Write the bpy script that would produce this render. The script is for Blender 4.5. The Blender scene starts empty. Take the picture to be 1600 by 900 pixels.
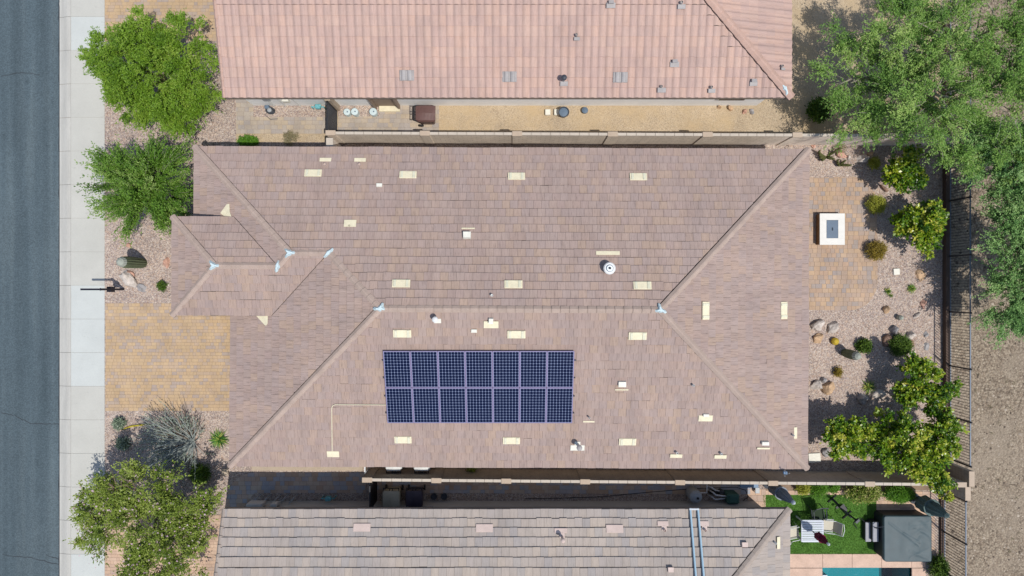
import bpy, bmesh, math, random
import numpy as np
from mathutils import Matrix, Vector, noise

random.seed(7)
rng = np.random.default_rng(7)
sc = bpy.context.scene
COL = sc.collection

# ------------------------------------------------------------------ camera, sky, sun, exposure
H = 31.0                      # drone height in metres
F = 1067.0                    # focal length in photograph pixels (1600 wide)
cam_d = bpy.data.cameras.new('camera')
cam_d.sensor_width = 36.0
cam_d.lens = 36.0 * F / 1600.0
cam_d.clip_start = 0.5
cam_d.clip_end = 2000.0
cam = bpy.data.objects.new('camera', cam_d)
cam.location = (0, 0, H)
cam.rotation_euler = (0, 0, 0)
COL.objects.link(cam)
sc.camera = cam

SUN = Vector((0.31, -0.275, 1.0)).normalized()
SUN_EL = math.asin(SUN.z)
SUN_AZ = math.atan2(SUN.x, SUN.y)
w = bpy.data.worlds.new('World')
sc.world = w
w.use_nodes = True
wn = w.node_tree.nodes
sky = wn.new('ShaderNodeTexSky')
sky.sky_type = 'NISHITA'
sky.sun_disc = False
sky.sun_elevation = SUN_EL
sky.sun_rotation = SUN_AZ
sky.air_density = 1.0
sky.dust_density = 1.0
bg = wn['Background']
bg.inputs['Strength'].default_value = 0.15
w.node_tree.links.new(sky.outputs['Color'], bg.inputs['Color'])

sun_d = bpy.data.lights.new('sun', 'SUN')
sun_d.energy = 4.1
sun_d.angle = math.radians(0.55)
sun_d.color = (1.0, 0.965, 0.915)
sun_o = bpy.data.objects.new('sun', sun_d)
sun_o.rotation_euler = SUN.to_track_quat('Z', 'Y').to_euler()
sun_o.location = (10, -10, 60)
COL.objects.link(sun_o)
sc.view_settings.view_transform = 'Standard'
sc.view_settings.look = 'None'
sc.view_settings.exposure = 0.0
sc.view_settings.gamma = 1.0
sc.view_settings.use_curve_mapping = False
sc.cycles.max_bounces = 8
sc.cycles.transparent_max_bounces = 12


# ------------------------------------------------------------------ helpers
def P(px, py, z=0.0):
    return Vector(((px - 800) / F * (H - z), (450 - py) / F * (H - z), z))


def lin(c):
    c /= 255.0
    return c / 12.92 if c <= 0.04045 else ((c + 0.055) / 1.055) ** 2.4


def A(r, g, b, k=1.45):
    """albedo that reads as about this sRGB colour in full sun"""
    return (min(lin(r) / k, .85), min(lin(g) / k, .85), min(lin(b) / k, .85), 1)


def thing(name, label, cat, loc, group=None, rz=0.0):
    o = bpy.data.objects.new(name, None)
    o.empty_display_size = 0.3
    o.location = loc
    o.rotation_euler = (0, 0, rz)
    o['label'] = label
    o['category'] = cat
    if group:
        o['group'] = group
    COL.objects.link(o)
    return o


def tag(o, label, cat, group=None):
    o['label'] = label
    o['category'] = cat
    if group:
        o['group'] = group
    return o


def world_off(parent):
    v = Vector((0, 0, 0))
    while parent is not None:
        v += parent.location
        parent = parent.parent
    return v


class MB:
    """collects geometry in world coordinates for ONE mesh object"""

    def __init__(s):
        s.v = []
        s.f = []
        s.r = []
        s.cur = 0.0

    def add(s, verts, faces):
        n = len(s.v)
        s.v.extend([tuple(p) for p in verts])
        for f in faces:
            s.f.append([i + n for i in f])
            s.r.append(s.cur)
        return s

    def box(s, c, size, rz=0.0, M=None):
        hx, hy, hz = size[0] / 2, size[1] / 2, size[2] / 2
        co = [(-hx, -hy, -hz), (hx, -hy, -hz), (hx, hy, -hz), (-hx, hy, -hz),
              (-hx, -hy, hz), (hx, -hy, hz), (hx, hy, hz), (-hx, hy, hz)]
        if M is None:
            M = Matrix.Translation(Vector(c)) @ Matrix.Rotation(rz, 4, 'Z')
        else:
            M = M @ Matrix.Translation(Vector(c)) @ Matrix.Rotation(rz, 4, 'Z')
        s.add([M @ Vector(p) for p in co],
              [(0, 3, 2, 1), (4, 5, 6, 7), (0, 1, 5, 4), (1, 2, 6, 5), (2, 3, 7, 6), (3, 0, 4, 7)])
        return s

    def bevbox(s, c, size, b=0.02, rz=0.0, M=None, taper=1.0):
        """box with chamfered vertical edges and a chamfered top"""
        hx, hy, hz = size[0] / 2, size[1] / 2, size[2] / 2
        if M is None:
            M = Matrix.Translation(Vector(c)) @ Matrix.Rotation(rz, 4, 'Z')
        else:
            M = M @ Matrix.Translation(Vector(c)) @ Matrix.Rotation(rz, 4, 'Z')

        def ring(hx, hy, b, z):
            return [(hx - b, -hy, z), (hx, -hy + b, z), (hx, hy - b, z), (hx - b, hy, z),
                    (-hx + b, hy, z), (-hx, hy - b, z), (-hx, -hy + b, z), (-hx + b, -hy, z)]
        rings = [ring(hx * taper, hy * taper, b, -hz), ring(hx, hy, b, hz - b), ring(hx - b, hy - b, b * .6, hz)]
        vs = [M @ Vector(p) for r in rings for p in r]
        fs = [tuple(range(7, -1, -1)), tuple(range(16, 24))]
        for k in range(2):
            for i in range(8):
                j = (i + 1) % 8
                fs.append((k * 8 + i, k * 8 + j, (k + 1) * 8 + j, (k + 1) * 8 + i))
        s.add(vs, fs)
        return s

    def prism(s, poly, z0, z1):
        n = len(poly)
        vs = [(p[0], p[1], z0) for p in poly] + [(p[0], p[1], z1) for p in poly]
        fs = [tuple(range(n - 1, -1, -1)), tuple(range(n, 2 * n))]
        for i in range(n):
            j = (i + 1) % n
            fs.append((i, j, n + j, n + i))
        s.add(vs, fs)
        return s

    def sheet(s, poly, z):
        s.add([(p[0], p[1], z) for p in poly], [tuple(range(len(poly)))])
        return s

    def tube(s, pts, rad, n=6, cap=True):
        pts = [Vector(p) for p in pts]
        if not isinstance(rad, (list, tuple)):
            rad = [rad] * len(pts)
        vs = []
        fs = []
        prev = None
        for i, p in enumerate(pts):
            if i == 0:
                t = pts[1] - pts[0]
            elif i == len(pts) - 1:
                t = pts[-1] - pts[-2]
            else:
                t = pts[i + 1] - pts[i - 1]
            if t.length < 1e-9:
                t = Vector((0, 0, 1))
            t.normalize()
            if prev is None:
                a = Vector((0, 0, 1)) if abs(t.z) < 0.9 else Vector((1, 0, 0))
                u = t.cross(a).normalized()
            else:
                u = (prev - t * prev.dot(t))
                if u.length < 1e-6:
                    u = t.orthogonal()
                u.normalize()
            prev = u
            v = t.cross(u)
            for k in range(n):
                an = 2 * math.pi * k / n
                vs.append(p + (u * math.cos(an) + v * math.sin(an)) * rad[i])
        for i in range(len(pts) - 1):
            for k in range(n):
                j = (k + 1) % n
                fs.append((i * n + k, i * n + j, (i + 1) * n + j, (i + 1) * n + k))
        if cap:
            fs.append(tuple(range(n - 1, -1, -1)))
            fs.append(tuple(range((len(pts) - 1) * n, len(pts) * n)))
        s.add(vs, fs)
        return s

    def lathe(s, c, prof, n=16, M=None, sx=1.0, sy=1.0):
        c = Vector(c)
        vs = []
        fs = []
        for r, z in prof:
            for k in range(n):
                an = 2 * math.pi * k / n
                p = Vector((r * math.cos(an) * sx, r * math.sin(an) * sy, z))
                vs.append((M @ p if M is not None else p) + c)
        m = len(prof)
        for i in range(m - 1):
            for k in range(n):
                j = (k + 1) % n
                fs.append((i * n + k, i * n + j, (i + 1) * n + j, (i + 1) * n + k))
        fs.append(tuple(range(n - 1, -1, -1)))
        fs.append(tuple(range((m - 1) * n, m * n)))
        s.add(vs, fs)
        return s

    def mesh(s, name, mat, off=(0, 0, 0), smooth=False):
        me = bpy.data.meshes.new(name)
        off = Vector(off)
        me.from_pydata([(p[0] - off.x, p[1] - off.y, p[2] - off.z) for p in s.v], [], s.f)
        at = me.attributes.new('tcol', 'FLOAT', 'FACE')
        at.data.foreach_set('value', s.r)
        me.materials.append(mat)
        if smooth:
            me.polygons.foreach_set('use_smooth', [True] * len(me.polygons))
        me.update()
        return me

    def obj(s, name, mat, parent=None, smooth=False, loc=None):
        if parent is not None:
            off = world_off(parent)
        else:
            off = Vector(loc) if loc is not None else Vector((0, 0, 0))
        o = bpy.data.objects.new(name, s.mesh(name, mat, off, smooth))
        if parent is not None:
            o.parent = parent
        else:
            o.location = off
        COL.objects.link(o)
        return o


def struct(name, mb, mat, parent=None):
    o = mb.obj(name, mat, parent)
    if parent is None:
        o['kind'] = 'structure'
    return o


def place(name, me, M, parent):
    """object with shared mesh at world matrix M under an unrotated parent"""
    o = bpy.data.objects.new(name, me)
    M = Matrix.Translation(-world_off(parent)) @ M
    o.parent = parent
    o.matrix_local = M
    COL.objects.link(o)
    return o


# ------------------------------------------------------------------ materials
def new_mat(name):
    m = bpy.data.materials.new(name)
    m.use_nodes = True
    nt = m.node_tree
    b = nt.nodes['Principled BSDF']
    b.inputs['Specular IOR Level'].default_value = 0.25
    return m, nt, b


def nd(nt, t, **kw):
    n = nt.nodes.new(t)
    for k, v in kw.items():
        setattr(n, k, v)
    return n


def world_pos(nt, scale=(1, 1, 1)):
    g = nd(nt, 'ShaderNodeNewGeometry')
    mp = nd(nt, 'ShaderNodeMapping')
    mp.inputs['Scale'].default_value = scale
    nt.links.new(g.outputs['Position'], mp.inputs['Vector'])
    return mp.outputs['Vector']


def tnoise(nt, vec, scale, detail=3.0, rough=0.55):
    n = nd(nt, 'ShaderNodeTexNoise')
    n.inputs['Scale'].default_value = scale
    n.inputs['Detail'].default_value = detail
    n.inputs['Roughness'].default_value = rough
    nt.links.new(vec, n.inputs['Vector'])
    return n.outputs['Fac']


def ramp(nt, fac, stops, interp='LINEAR'):
    r = nd(nt, 'ShaderNodeValToRGB')
    r.color_ramp.interpolation = interp
    el = r.color_ramp.elements
    while len(el) > 1:
        el.remove(el[-1])
    el[0].position = stops[0][0]
    el[0].color = stops[0][1]
    for p, c in stops[1:]:
        e = el.new(p)
        e.color = c
    nt.links.new(fac, r.inputs['Fac'])
    return r.outputs['Color']


def mixc(nt, fac, a, b, mode='MIX'):
    m = nd(nt, 'ShaderNodeMix', data_type='RGBA', blend_type=mode)
    for sock, v in ((m.inputs[0], fac), (m.inputs[6], a), (m.inputs[7], b)):
        if hasattr(v, 'links') or isinstance(v, bpy.types.NodeSocket):
            nt.links.new(v, sock)
        else:
            sock.default_value = v
    return m.outputs[2]


def maprange(nt, v, a, b, c, d):
    m = nd(nt, 'ShaderNodeMapRange')
    nt.links.new(v, m.inputs[0])
    for i, x in enumerate((a, b, c, d)):
        m.inputs[i + 1].default_value = x
    return m.outputs[0]


def grey(v):
    return (v, v, v, 1)


def bump(nt, b, h, strength, dist):
    n = nd(nt, 'ShaderNodeBump')
    n.inputs['Strength'].default_value = strength
    n.inputs['Distance'].default_value = dist
    nt.links.new(h, n.inputs['Height'])
    nt.links.new(n.outputs['Normal'], b.inputs['Normal'])


def rnd_value(nt):
    at = nd(nt, 'ShaderNodeAttribute', attribute_name='tcol')
    oi = nd(nt, 'ShaderNodeObjectInfo')
    ad = nd(nt, 'ShaderNodeMath', operation='ADD')
    nt.links.new(at.outputs['Fac'], ad.inputs[0])
    nt.links.new(oi.outputs['Random'], ad.inputs[1])
    fr = nd(nt, 'ShaderNodeMath', operation='FRACT')
    nt.links.new(ad.outputs[0], fr.inputs[0])
    return fr.outputs[0]


def simple(name, col, rough=0.7, var=0.18, scale=3.0, metallic=0.0, bmp=0.0, bscale=40.0, spec=0.25, stretch=(1, 1, 1)):
    """a colour with a soft two-scale variation"""
    m, nt, b = new_mat(name)
    v = world_pos(nt, stretch)
    f1 = tnoise(nt, v, scale, 4)
    f2 = tnoise(nt, v, scale * 9, 3)
    k1 = maprange(nt, f1, .3, .7, 1 - var, 1 + var)
    k2 = maprange(nt, f2, .3, .7, 1 - var * .6, 1 + var * .6)
    mu = nd(nt, 'ShaderNodeMath', operation='MULTIPLY')
    nt.links.new(k1, mu.inputs[0])
    nt.links.new(k2, mu.inputs[1])
    vm = nd(nt, 'ShaderNodeVectorMath', operation='SCALE')
    vm.inputs[0].default_value = col[:3]
    nt.links.new(mu.outputs[0], vm.inputs['Scale'])
    nt.links.new(vm.outputs[0], b.inputs['Base Color'])
    b.inputs['Roughness'].default_value = rough
    b.inputs['Metallic'].default_value = metallic
    b.inputs['Specular IOR Level'].default_value = spec
    if bmp:
        bump(nt, b, tnoise(nt, v, bscale, 4), bmp, 0.02)
    return m


def tile_mat(name, cols, axis, streak=0.16, blotch=0.14, rough=0.85):
    """roof tile: one colour of the blend per tile, brushed streaks running down the slope, weather blotches"""
    m, nt, b = new_mat(name)
    r = rnd_value(nt)
    n = len(cols)
    col = ramp(nt, r, [(i / n, c) for i, c in enumerate(cols)], 'CONSTANT')
    sc_ = (26, 3.2, 3.2) if axis == 'y' else (3.2, 26, 3.2)
    f = tnoise(nt, world_pos(nt, sc_), 1.0, 3, .6)
    k = ramp(nt, f, [(0.28, grey(1 - 2.0 * streak)), (.42, grey(1 - .35 * streak)), (.62, grey(1 + .35 * streak)), (.8, grey(1 + streak))])
    col = mixc(nt, 1.0, col, k, 'MULTIPLY')
    f2 = tnoise(nt, world_pos(nt), .55, 4, .6)
    k2 = ramp(nt, f2, [(.3, (1 - blotch, 1 - blotch, 1 - blotch * .8, 1)), (.7, (1 + blotch, 1 + blotch * .9, 1 + blotch * .8, 1))])
    col = mixc(nt, 1.0, col, k2, 'MULTIPLY')
    f3 = tnoise(nt, world_pos(nt, (3.0, .35, .35) if axis == 'y' else (.35, 3.0, .35)), 1.0, 5, .65)
    k3 = ramp(nt, f3, [(.3, grey(.9)), (.5, grey(1.0)), (.75, grey(1.07))])
    col = mixc(nt, 1.0, col, k3, 'MULTIPLY')
    nt.links.new(col, b.inputs['Base Color'])
    b.inputs['Roughness'].default_value = rough
    b.inputs['Specular IOR Level'].default_value = .2
    bump(nt, b, f, .35, .01)
    return m


def paver_mat(name, cols):
    m, nt, b = new_mat(name)
    r = rnd_value(nt)
    n = len(cols)
    col = ramp(nt, r, [(i / n, c) for i, c in enumerate(cols)], 'CONSTANT')
    f = tnoise(nt, world_pos(nt), 1.3, 4, .6)
    k = ramp(nt, f, [(.3, grey(.86)), (.7, grey(1.12))])
    col = mixc(nt, 1.0, col, k, 'MULTIPLY')
    g = tnoise(nt, world_pos(nt), 60, 2)
    col = mixc(nt, 1.0, col, ramp(nt, g, [(.3, grey(.85)), (.7, grey(1.1))]), 'MULTIPLY')
    nt.links.new(col, b.inputs['Base Color'])
    b.inputs['Roughness'].default_value = .85
    return m


def gravel_mat(name, cols, scale=22.0, patch=None, bmp=.8):
    """loose stones: one colour for each stone of a cell pattern"""
    m, nt, b = new_mat(name)
    v = world_pos(nt)
    wv = nd(nt, 'ShaderNodeTexVoronoi', feature='F1')
    wv.inputs['Scale'].default_value = scale
    nt.links.new(v, wv.inputs['Vector'])
    sep = nd(nt, 'ShaderNodeSeparateColor')
    nt.links.new(wv.outputs['Color'], sep.inputs['Color'])
    n = len(cols)
    col = ramp(nt, sep.outputs[0], [(i / n, c) for i, c in enumerate(cols)], 'CONSTANT')
    edge = ramp(nt, wv.outputs['Distance'], [(.35, grey(1.05)), (.75, grey(.72))])
    col = mixc(nt, 1.0, col, edge, 'MULTIPLY')
    f = tnoise(nt, v, .8, 4, .6)
    col = mixc(nt, 1.0, col, ramp(nt, f, [(.3, (.86, .85, .84, 1)), (.7, (1.1, 1.09, 1.06, 1))]), 'MULTIPLY')
    if patch:
        f3 = tnoise(nt, v, .35, 5, .65)
        col = mixc(nt, ramp(nt, f3, [(.45, grey(0)), (.62, grey(.75))]), col, patch)
    nt.links.new(col, b.inputs['Base Color'])
    b.inputs['Roughness'].default_value = .95
    b.inputs['Specular IOR Level'].default_value = .1
    inv = nd(nt, 'ShaderNodeMath', operation='SUBTRACT')
    inv.inputs[0].default_value = 1.0
    nt.links.new(wv.outputs['Distance'], inv.inputs[1])
    bump(nt, b, inv.outputs[0], bmp, .03)
    return m


def leaf_mat(name, cols, transl=.28, rough=.55, spec=.3):
    m, nt, b = new_mat(name)
    cols = [tuple(min(x * 1.02, .8) for x in c[:3]) + (1,) for c in cols]
    at = nd(nt, 'ShaderNodeAttribute', attribute_name='tcol')
    n = len(cols)
    col = ramp(nt, at.outputs['Fac'], [(i / max(n - 1, 1), c) for i, c in enumerate(cols)])
    nt.links.new(col, b.inputs['Base Color'])
    b.inputs['Roughness'].default_value = rough
    b.inputs['Specular IOR Level'].default_value = spec
    tr = nd(nt, 'ShaderNodeBsdfTranslucent')
    nt.links.new(col, tr.inputs['Color'])
    mx = nd(nt, 'ShaderNodeMixShader')
    mx.inputs[0].default_value = transl
    nt.links.new(b.outputs[0], mx.inputs[1])
    nt.links.new(tr.outputs[0], mx.inputs[2])
    nt.links.new(mx.outputs[0], nt.nodes['Material Output'].inputs['Surface'])
    return m


M = {}
# roofs: concrete tile blends
house_tiles = [A(179, 157, 145), A(181, 158, 145), A(177, 155, 145), A(183, 159, 144), A(177, 157, 148), A(174, 153, 143), A(180, 159, 148), A(184, 160, 143), A(179, 156, 144), A(176, 156, 147), A(181, 159, 148), A(178, 157, 146)]
M['tile_y'] = tile_mat('house_tile_ns', house_tiles, 'y', .13, .06)
M['tile_x'] = tile_mat('house_tile_ew', house_tiles, 'x', .17, .07)
M['cap'] = simple('house_ridge_cap', A(187, 166, 152), .85, .1, 2.5)
pink_tiles = [A(208, 177, 162), A(205, 174, 160), A(210, 179, 163), A(201, 172, 159), A(206, 176, 162), A(210, 177, 160), A(203, 173, 160)]
M['pink_y'] = tile_mat('pink_barrel_tile_ns', pink_tiles, 'y', .07, .08)
M['pink_x'] = tile_mat('pink_barrel_tile_ew', pink_tiles, 'x', .07, .08)
M['pink_cap'] = simple('pink_ridge_cap', A(204, 170, 153), .85, .12, 2.5)
grey_tiles = [A(185, 173, 162), A(182, 171, 161), A(189, 176, 164), A(179, 170, 162), A(191, 177, 163), A(184, 172, 161), A(176, 168, 162), A(183, 172, 163)]
M['grey_y'] = tile_mat('grey_tile_ns', grey_tiles, 'y', .09, .1)
M['grey_x'] = tile_mat('grey_tile_ew', grey_tiles, 'x', .09, .1)
M['grey_cap'] = simple('grey_ridge_cap', A(176, 162, 150), .85, .1, 2.5)
M['deck'] = simple('roof_underlay', (.03, .027, .025, 1), .9)
M['fascia'] = simple('fascia_paint', A(168, 148, 130), .7, .06)
M['stucco'] = simple('tan_stucco', A(196, 178, 155), .9, .07, 1.5, bmp=.3, bscale=60)
M['stucco_white'] = simple('pale_stucco', (.82, .82, .8, 1), .9, .05, 1.5, bmp=.3, bscale=60)
M['stucco_grey'] = simple('grey_stucco', A(214, 208, 200), .9, .05, 1.5, bmp=.3, bscale=60)
M['cream'] = simple('cream_painted_metal', A(245, 234, 200), .55, .09, 6)
M['cream_pale'] = simple('pale_cream_metal', A(244, 240, 224), .55, .09, 6)
M['cream_shade'] = simple('vent_louvre_paint', A(232, 228, 200), .6, .08, 10)
M['pipe_white'] = simple('white_pipe', A(240, 240, 236), .5, .05)
M['pipe_grey'] = simple('grey_vent_metal', A(178, 172, 168), .6, .12)
M['mastic'] = simple('pale_blue_mastic', A(214, 232, 234), .7, .08, 8)
M['pinkish_vent'] = simple('pink_white_vent_paint', A(222, 200, 188), .6, .08)
M['galv'] = simple('galvanised_steel', A(205, 212, 214), .35, .1, 8, metallic=.6)
M['dark'] = simple('dark_gap', (.012, .012, .014, 1), .8)
# ground
M['asphalt'], nt, b = new_mat('asphalt')
v = world_pos(nt, (1, .06, 1))
f = tnoise(nt, v, 1.6, 4, .6)
c = ramp(nt, f, [(.25, A(79, 93, 99)), (.5, A(89, 103, 109)), (.75, A(102, 115, 119))])
g = tnoise(nt, world_pos(nt), 45, 2)
c = mixc(nt, 1.0, c, ramp(nt, g, [(.25, grey(.8)), (.75, grey(1.18))]), 'MULTIPLY')
f = tnoise(nt, world_pos(nt), .3, 4)
c = mixc(nt, 1.0, c, ramp(nt, f, [(.3, grey(.92)), (.7, grey(1.07))]), 'MULTIPLY')
wv = nd(nt, 'ShaderNodeTexVoronoi', feature='F1')
wv.inputs['Scale'].default_value = 26
nt.links.new(world_pos(nt), wv.inputs['Vector'])
sp = nd(nt, 'ShaderNodeSeparateColor')
nt.links.new(wv.outputs['Color'], sp.inputs['Color'])
c = mixc(nt, 1.0, c, ramp(nt, sp.outputs[0], [(0, grey(.8)), (.5, grey(1.0)), (1, grey(1.22))]), 'MULTIPLY')
lane = tnoise(nt, world_pos(nt, (1.4, .02, 1)), 1.0, 2)
c = mixc(nt, 1.0, c, ramp(nt, lane, [(.35, grey(.86)), (.65, grey(1.1))]), 'MULTIPLY')
spot = tnoise(nt, world_pos(nt, (1.2, .7, 1)), 1.6, 5, .7)
c = mixc(nt, 1.0, c, ramp(nt, spot, [(.28, grey(.78)), (.38, grey(1.0))]), 'MULTIPLY')
nt.links.new(c, b.inputs['Base Color'])
b.inputs['Roughness'].default_value = .9
bump(nt, b, g, .5, .01)
M['crack'] = simple('tar_crack', A(62, 66, 70), .8)
M['conc_white'] = simple('new_white_concrete', A(211, 215, 210), .85, .045, .8, bmp=.15, bscale=80)
M['conc_cream'] = simple('cream_concrete', A(207, 206, 197), .85, .05, .8, bmp=.15, bscale=80)
M['curb'] = simple('curb_concrete', A(203, 200, 191), .85, .08, 1.0, bmp=.15, bscale=80, stretch=(4, .5, 1))


def concrete(name, col, seed):
    m, nt, b = new_mat(name)
    f = tnoise(nt, world_pos(nt), .7, 5, .6)
    c = ramp(nt, f, [(.3, tuple(x * .93 for x in col[:3]) + (1,)), (.7, tuple(min(x * 1.04, .85) for x in col[:3]) + (1,))])
    f = tnoise(nt, world_pos(nt, (1, 2.5, 1)), 2.4, 6, .7)
    c = mixc(nt, 1.0, c, ramp(nt, f, [(.27, grey(.84)), (.4, grey(1.0))]), 'MULTIPLY')
    f = tnoise(nt, world_pos(nt), 70, 2)
    c = mixc(nt, 1.0, c, ramp(nt, f, [(.25, grey(.9)), (.75, grey(1.06))]), 'MULTIPLY')
    nt.links.new(c, b.inputs['Base Color'])
    b.inputs['Roughness'].default_value = .88
    bump(nt, b, f, .15, .01)
    return m


M['conc_white'] = concrete('new_white_concrete', A(214, 217, 211), 0)
M['conc_cream'] = concrete('cream_concrete', A(209, 207, 197), 1)
M['joint'] = simple('joint_sand', A(168, 150, 134), .95)
drive_cols = [A(207, 177, 140), A(208, 179, 141), A(204, 176, 143), A(200, 174, 147), A(193, 172, 152), A(208, 177, 138), A(202, 175, 145), A(188, 169, 154), A(209, 180, 143), A(205, 176, 140)]
M['drive_paver'] = paver_mat('driveway_paver', drive_cols)
patio_cols = [A(200, 170, 142), A(195, 169, 147), A(182, 166, 154), A(203, 173, 142), A(188, 166, 149), A(198, 168, 143), A(177, 163, 155), A(202, 174, 147), A(192, 167, 146)]
M['patio_paver'] = paver_mat('patio_paver', patio_cols)
M['side_paver'] = paver_mat('grey_tan_paver', [A(196, 180, 160), A(188, 174, 158), A(200, 182, 158), A(183, 172, 162), A(193, 180, 165)])
M['walk_paver'] = paver_mat('walk_paver', [A(206, 182, 164), A(188, 182, 182), A(200, 174, 152), A(180, 182, 188), A(208, 190, 172)])
M['pink_paver'] = paver_mat('pale_pink_paver', [A(220, 186, 158), A(212, 180, 155), A(224, 192, 165), A(205, 178, 158)])
M['gravel'] = gravel_mat('pink_gravel', [A(207, 188, 174), A(198, 177, 163), A(216, 201, 189), A(184, 165, 155), A(221, 204, 188), A(192, 174, 166), A(205, 181, 163), A(168, 152, 145)])
M['sand'] = gravel_mat('sandy_dirt', [A(210, 190, 162), A(206, 185, 156), A(215, 196, 168), A(200, 179, 152), A(208, 187, 157)], 30, A(208, 182, 142), .35)
M['desert'] = gravel_mat('desert_dirt', [A(162, 147, 128), A(152, 136, 118), A(173, 158, 138), A(130, 116, 101), A(167, 152, 132), A(183, 168, 147), A(158, 141, 122)], 13, A(168, 153, 134), .9)
M['dirt'] = simple('dark_dirt', A(150, 128, 108), .95, .2, 3, bmp=.6, bscale=30)
M['turf'], nt, b = new_mat('turf_backing')
f = tnoise(nt, world_pos(nt), 3, 4)
nt.links.new(ramp(nt, f, [(.3, A(72, 112, 42)), (.7, A(98, 142, 56))]), b.inputs['Base Color'])
b.inputs['Roughness'].default_value = .9
M['deck_stone'] = simple('pink_pool_deck', A(222, 190, 168), .85, .12, 2.2, bmp=.4, bscale=14)
M['plaster'] = simple('pool_plaster', A(45, 150, 158), .8, .06, 1)
M['plaster_dark'] = simple('deep_pool_plaster', A(24, 96, 106), .8, .06, 1)
M['pool_tile'] = simple('pool_waterline_tile', A(60, 120, 140), .3, .3, 12)
M['water'], nt, b = new_mat('pool_water')
tr = nd(nt, 'ShaderNodeBsdfTransparent')
tr.inputs['Color'].default_value = (.72, .93, .95, 1)
gl = nd(nt, 'ShaderNodeBsdfGlossy')
gl.inputs['Roughness'].default_value = .05
fr = nd(nt, 'ShaderNodeFresnel')
fr.inputs['IOR'].default_value = 1.33
mx = nd(nt, 'ShaderNodeMixShader')
bn = nd(nt, 'ShaderNodeBump')
bn.inputs['Strength'].default_value = .25
bn.inputs['Distance'].default_value = .05
nt.links.new(tnoise(nt, world_pos(nt), 5, 3), bn.inputs['Height'])
nt.links.new(bn.outputs[0], gl.inputs['Normal'])
nt.links.new(bn.outputs[0], fr.inputs['Normal'])
nt.links.new(fr.outputs[0], mx.inputs[0])
nt.links.new(tr.outputs[0], mx.inputs[1])
nt.links.new(gl.outputs[0], mx.inputs[2])
nt.links.new(mx.outputs[0], nt.nodes['Material Output'].inputs['Surface'])
# walls
def block_mat(name, k):
    m, nt, b = new_mat(name)
    g = nd(nt, 'ShaderNodeNewGeometry')
    sp = nd(nt, 'ShaderNodeSeparateXYZ')
    nt.links.new(g.outputs['Position'], sp.inputs[0])
    ad = nd(nt, 'ShaderNodeMath', operation='ADD')
    nt.links.new(sp.outputs[0], ad.inputs[0])
    nt.links.new(sp.outputs[1], ad.inputs[1])
    cb = nd(nt, 'ShaderNodeCombineXYZ')
    nt.links.new(ad.outputs[0], cb.inputs[0])
    nt.links.new(sp.outputs[2], cb.inputs[1])
    br = nd(nt, 'ShaderNodeTexBrick')
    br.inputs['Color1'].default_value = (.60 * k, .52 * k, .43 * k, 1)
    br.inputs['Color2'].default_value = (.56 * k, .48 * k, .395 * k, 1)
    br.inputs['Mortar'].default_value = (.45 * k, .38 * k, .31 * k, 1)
    br.inputs['Scale'].default_value = 1.0
    br.inputs['Brick Width'].default_value = .4
    br.inputs['Row Height'].default_value = .2
    br.inputs['Mortar Size'].default_value = .012
    nt.links.new(cb.outputs[0], br.inputs['Vector'])
    st = tnoise(nt, world_pos(nt, (1, 1, .4)), 2.2, 5, .65)
    c = mixc(nt, 1.0, br.outputs['Color'], ramp(nt, st, [(.3, grey(.84)), (.65, grey(1.06))]), 'MULTIPLY')
    nt.links.new(c, b.inputs['Base Color'])
    b.inputs['Roughness'].default_value = .9
    bump(nt, b, br.outputs['Fac'], -.4, .02)
    return m


M['block'] = block_mat('tan_block_wall_lit', 1.35)  # tan block lightened: sunlight on the north wall put into the colour
M['block_shaded'] = block_mat('tan_block_wall_shaded', .72)  # same tan block darkened: shade on the south wall painted into the colour
M['wallcap'] = simple('wall_cap', A(212, 200, 184), .85, .06, 2)
M['pilcap'] = simple('pillar_cap', A(202, 182, 160), .85, .07, 2)
M['iron'] = simple('black_iron', (.018, .02, .024, 1), .45, .1, spec=.4)
M['iron_brown'] = simple('brown_wall_paint', (.09, .06, .045, 1), .8, .1)
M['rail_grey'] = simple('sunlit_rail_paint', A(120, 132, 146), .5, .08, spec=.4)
# objects
M['solar_cell'], nt, b = new_mat('solar_cell')
b.inputs['Base Color'].default_value = (.0022, .0055, .028, 1)
b.inputs['Roughness'].default_value = .25
b.inputs['Specular IOR Level'].default_value = .18
M['backsheet'] = simple('solar_backsheet', A(150, 164, 196), .3, .04)
M['alu'] = simple('aluminium_frame', A(158, 146, 180), .45, .05, metallic=.3)
M['bin_brown'] = simple('brown_bin_plastic', A(112, 82, 76), .5, .08, 5, spec=.35)
M['bin_tan'] = simple('tan_bin_plastic', A(182, 172, 148), .55, .06, 5)
M['bin_dark'] = simple('dark_bin_plastic', A(76, 66, 74), .5, .08, 5)
M['black'] = simple('black_plastic', (.012, .012, .014, 1), .5, .1)
M['charcoal'] = simple('charcoal_paint', (.05, .055, .065, 1), .5, .1)
M['white_plastic'] = simple('white_plastic', A(236, 236, 230), .45, .04)
M['lid_white'] = simple('pale_blue_lid', A(216, 232, 232), .5, .05)
M['slate'] = simple('slate_blue_lid', A(108, 126, 144), .5, .08)
M['table_stone'] = simple('cream_stone_top', A(246, 243, 234), .7, .04, 5)
M['brown_wood'] = simple('brown_stone_side', A(150, 116, 84), .8, .15, 5)
M['beige_fabric'] = simple('beige_sling', A(214, 206, 186), .8, .05)
M['chair_frame'] = simple('pale_chair_frame', A(206, 210, 206), .4, .05)
M['table_white'] = simple('white_slat_paint', A(216, 222, 230), .5, .04)
M['green_sling'] = simple('dark_green_sling', A(44, 62, 38), .8, .1)
M['maroon'] = simple('maroon_canvas', A(120, 30, 62), .85, .15, 8)
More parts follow.
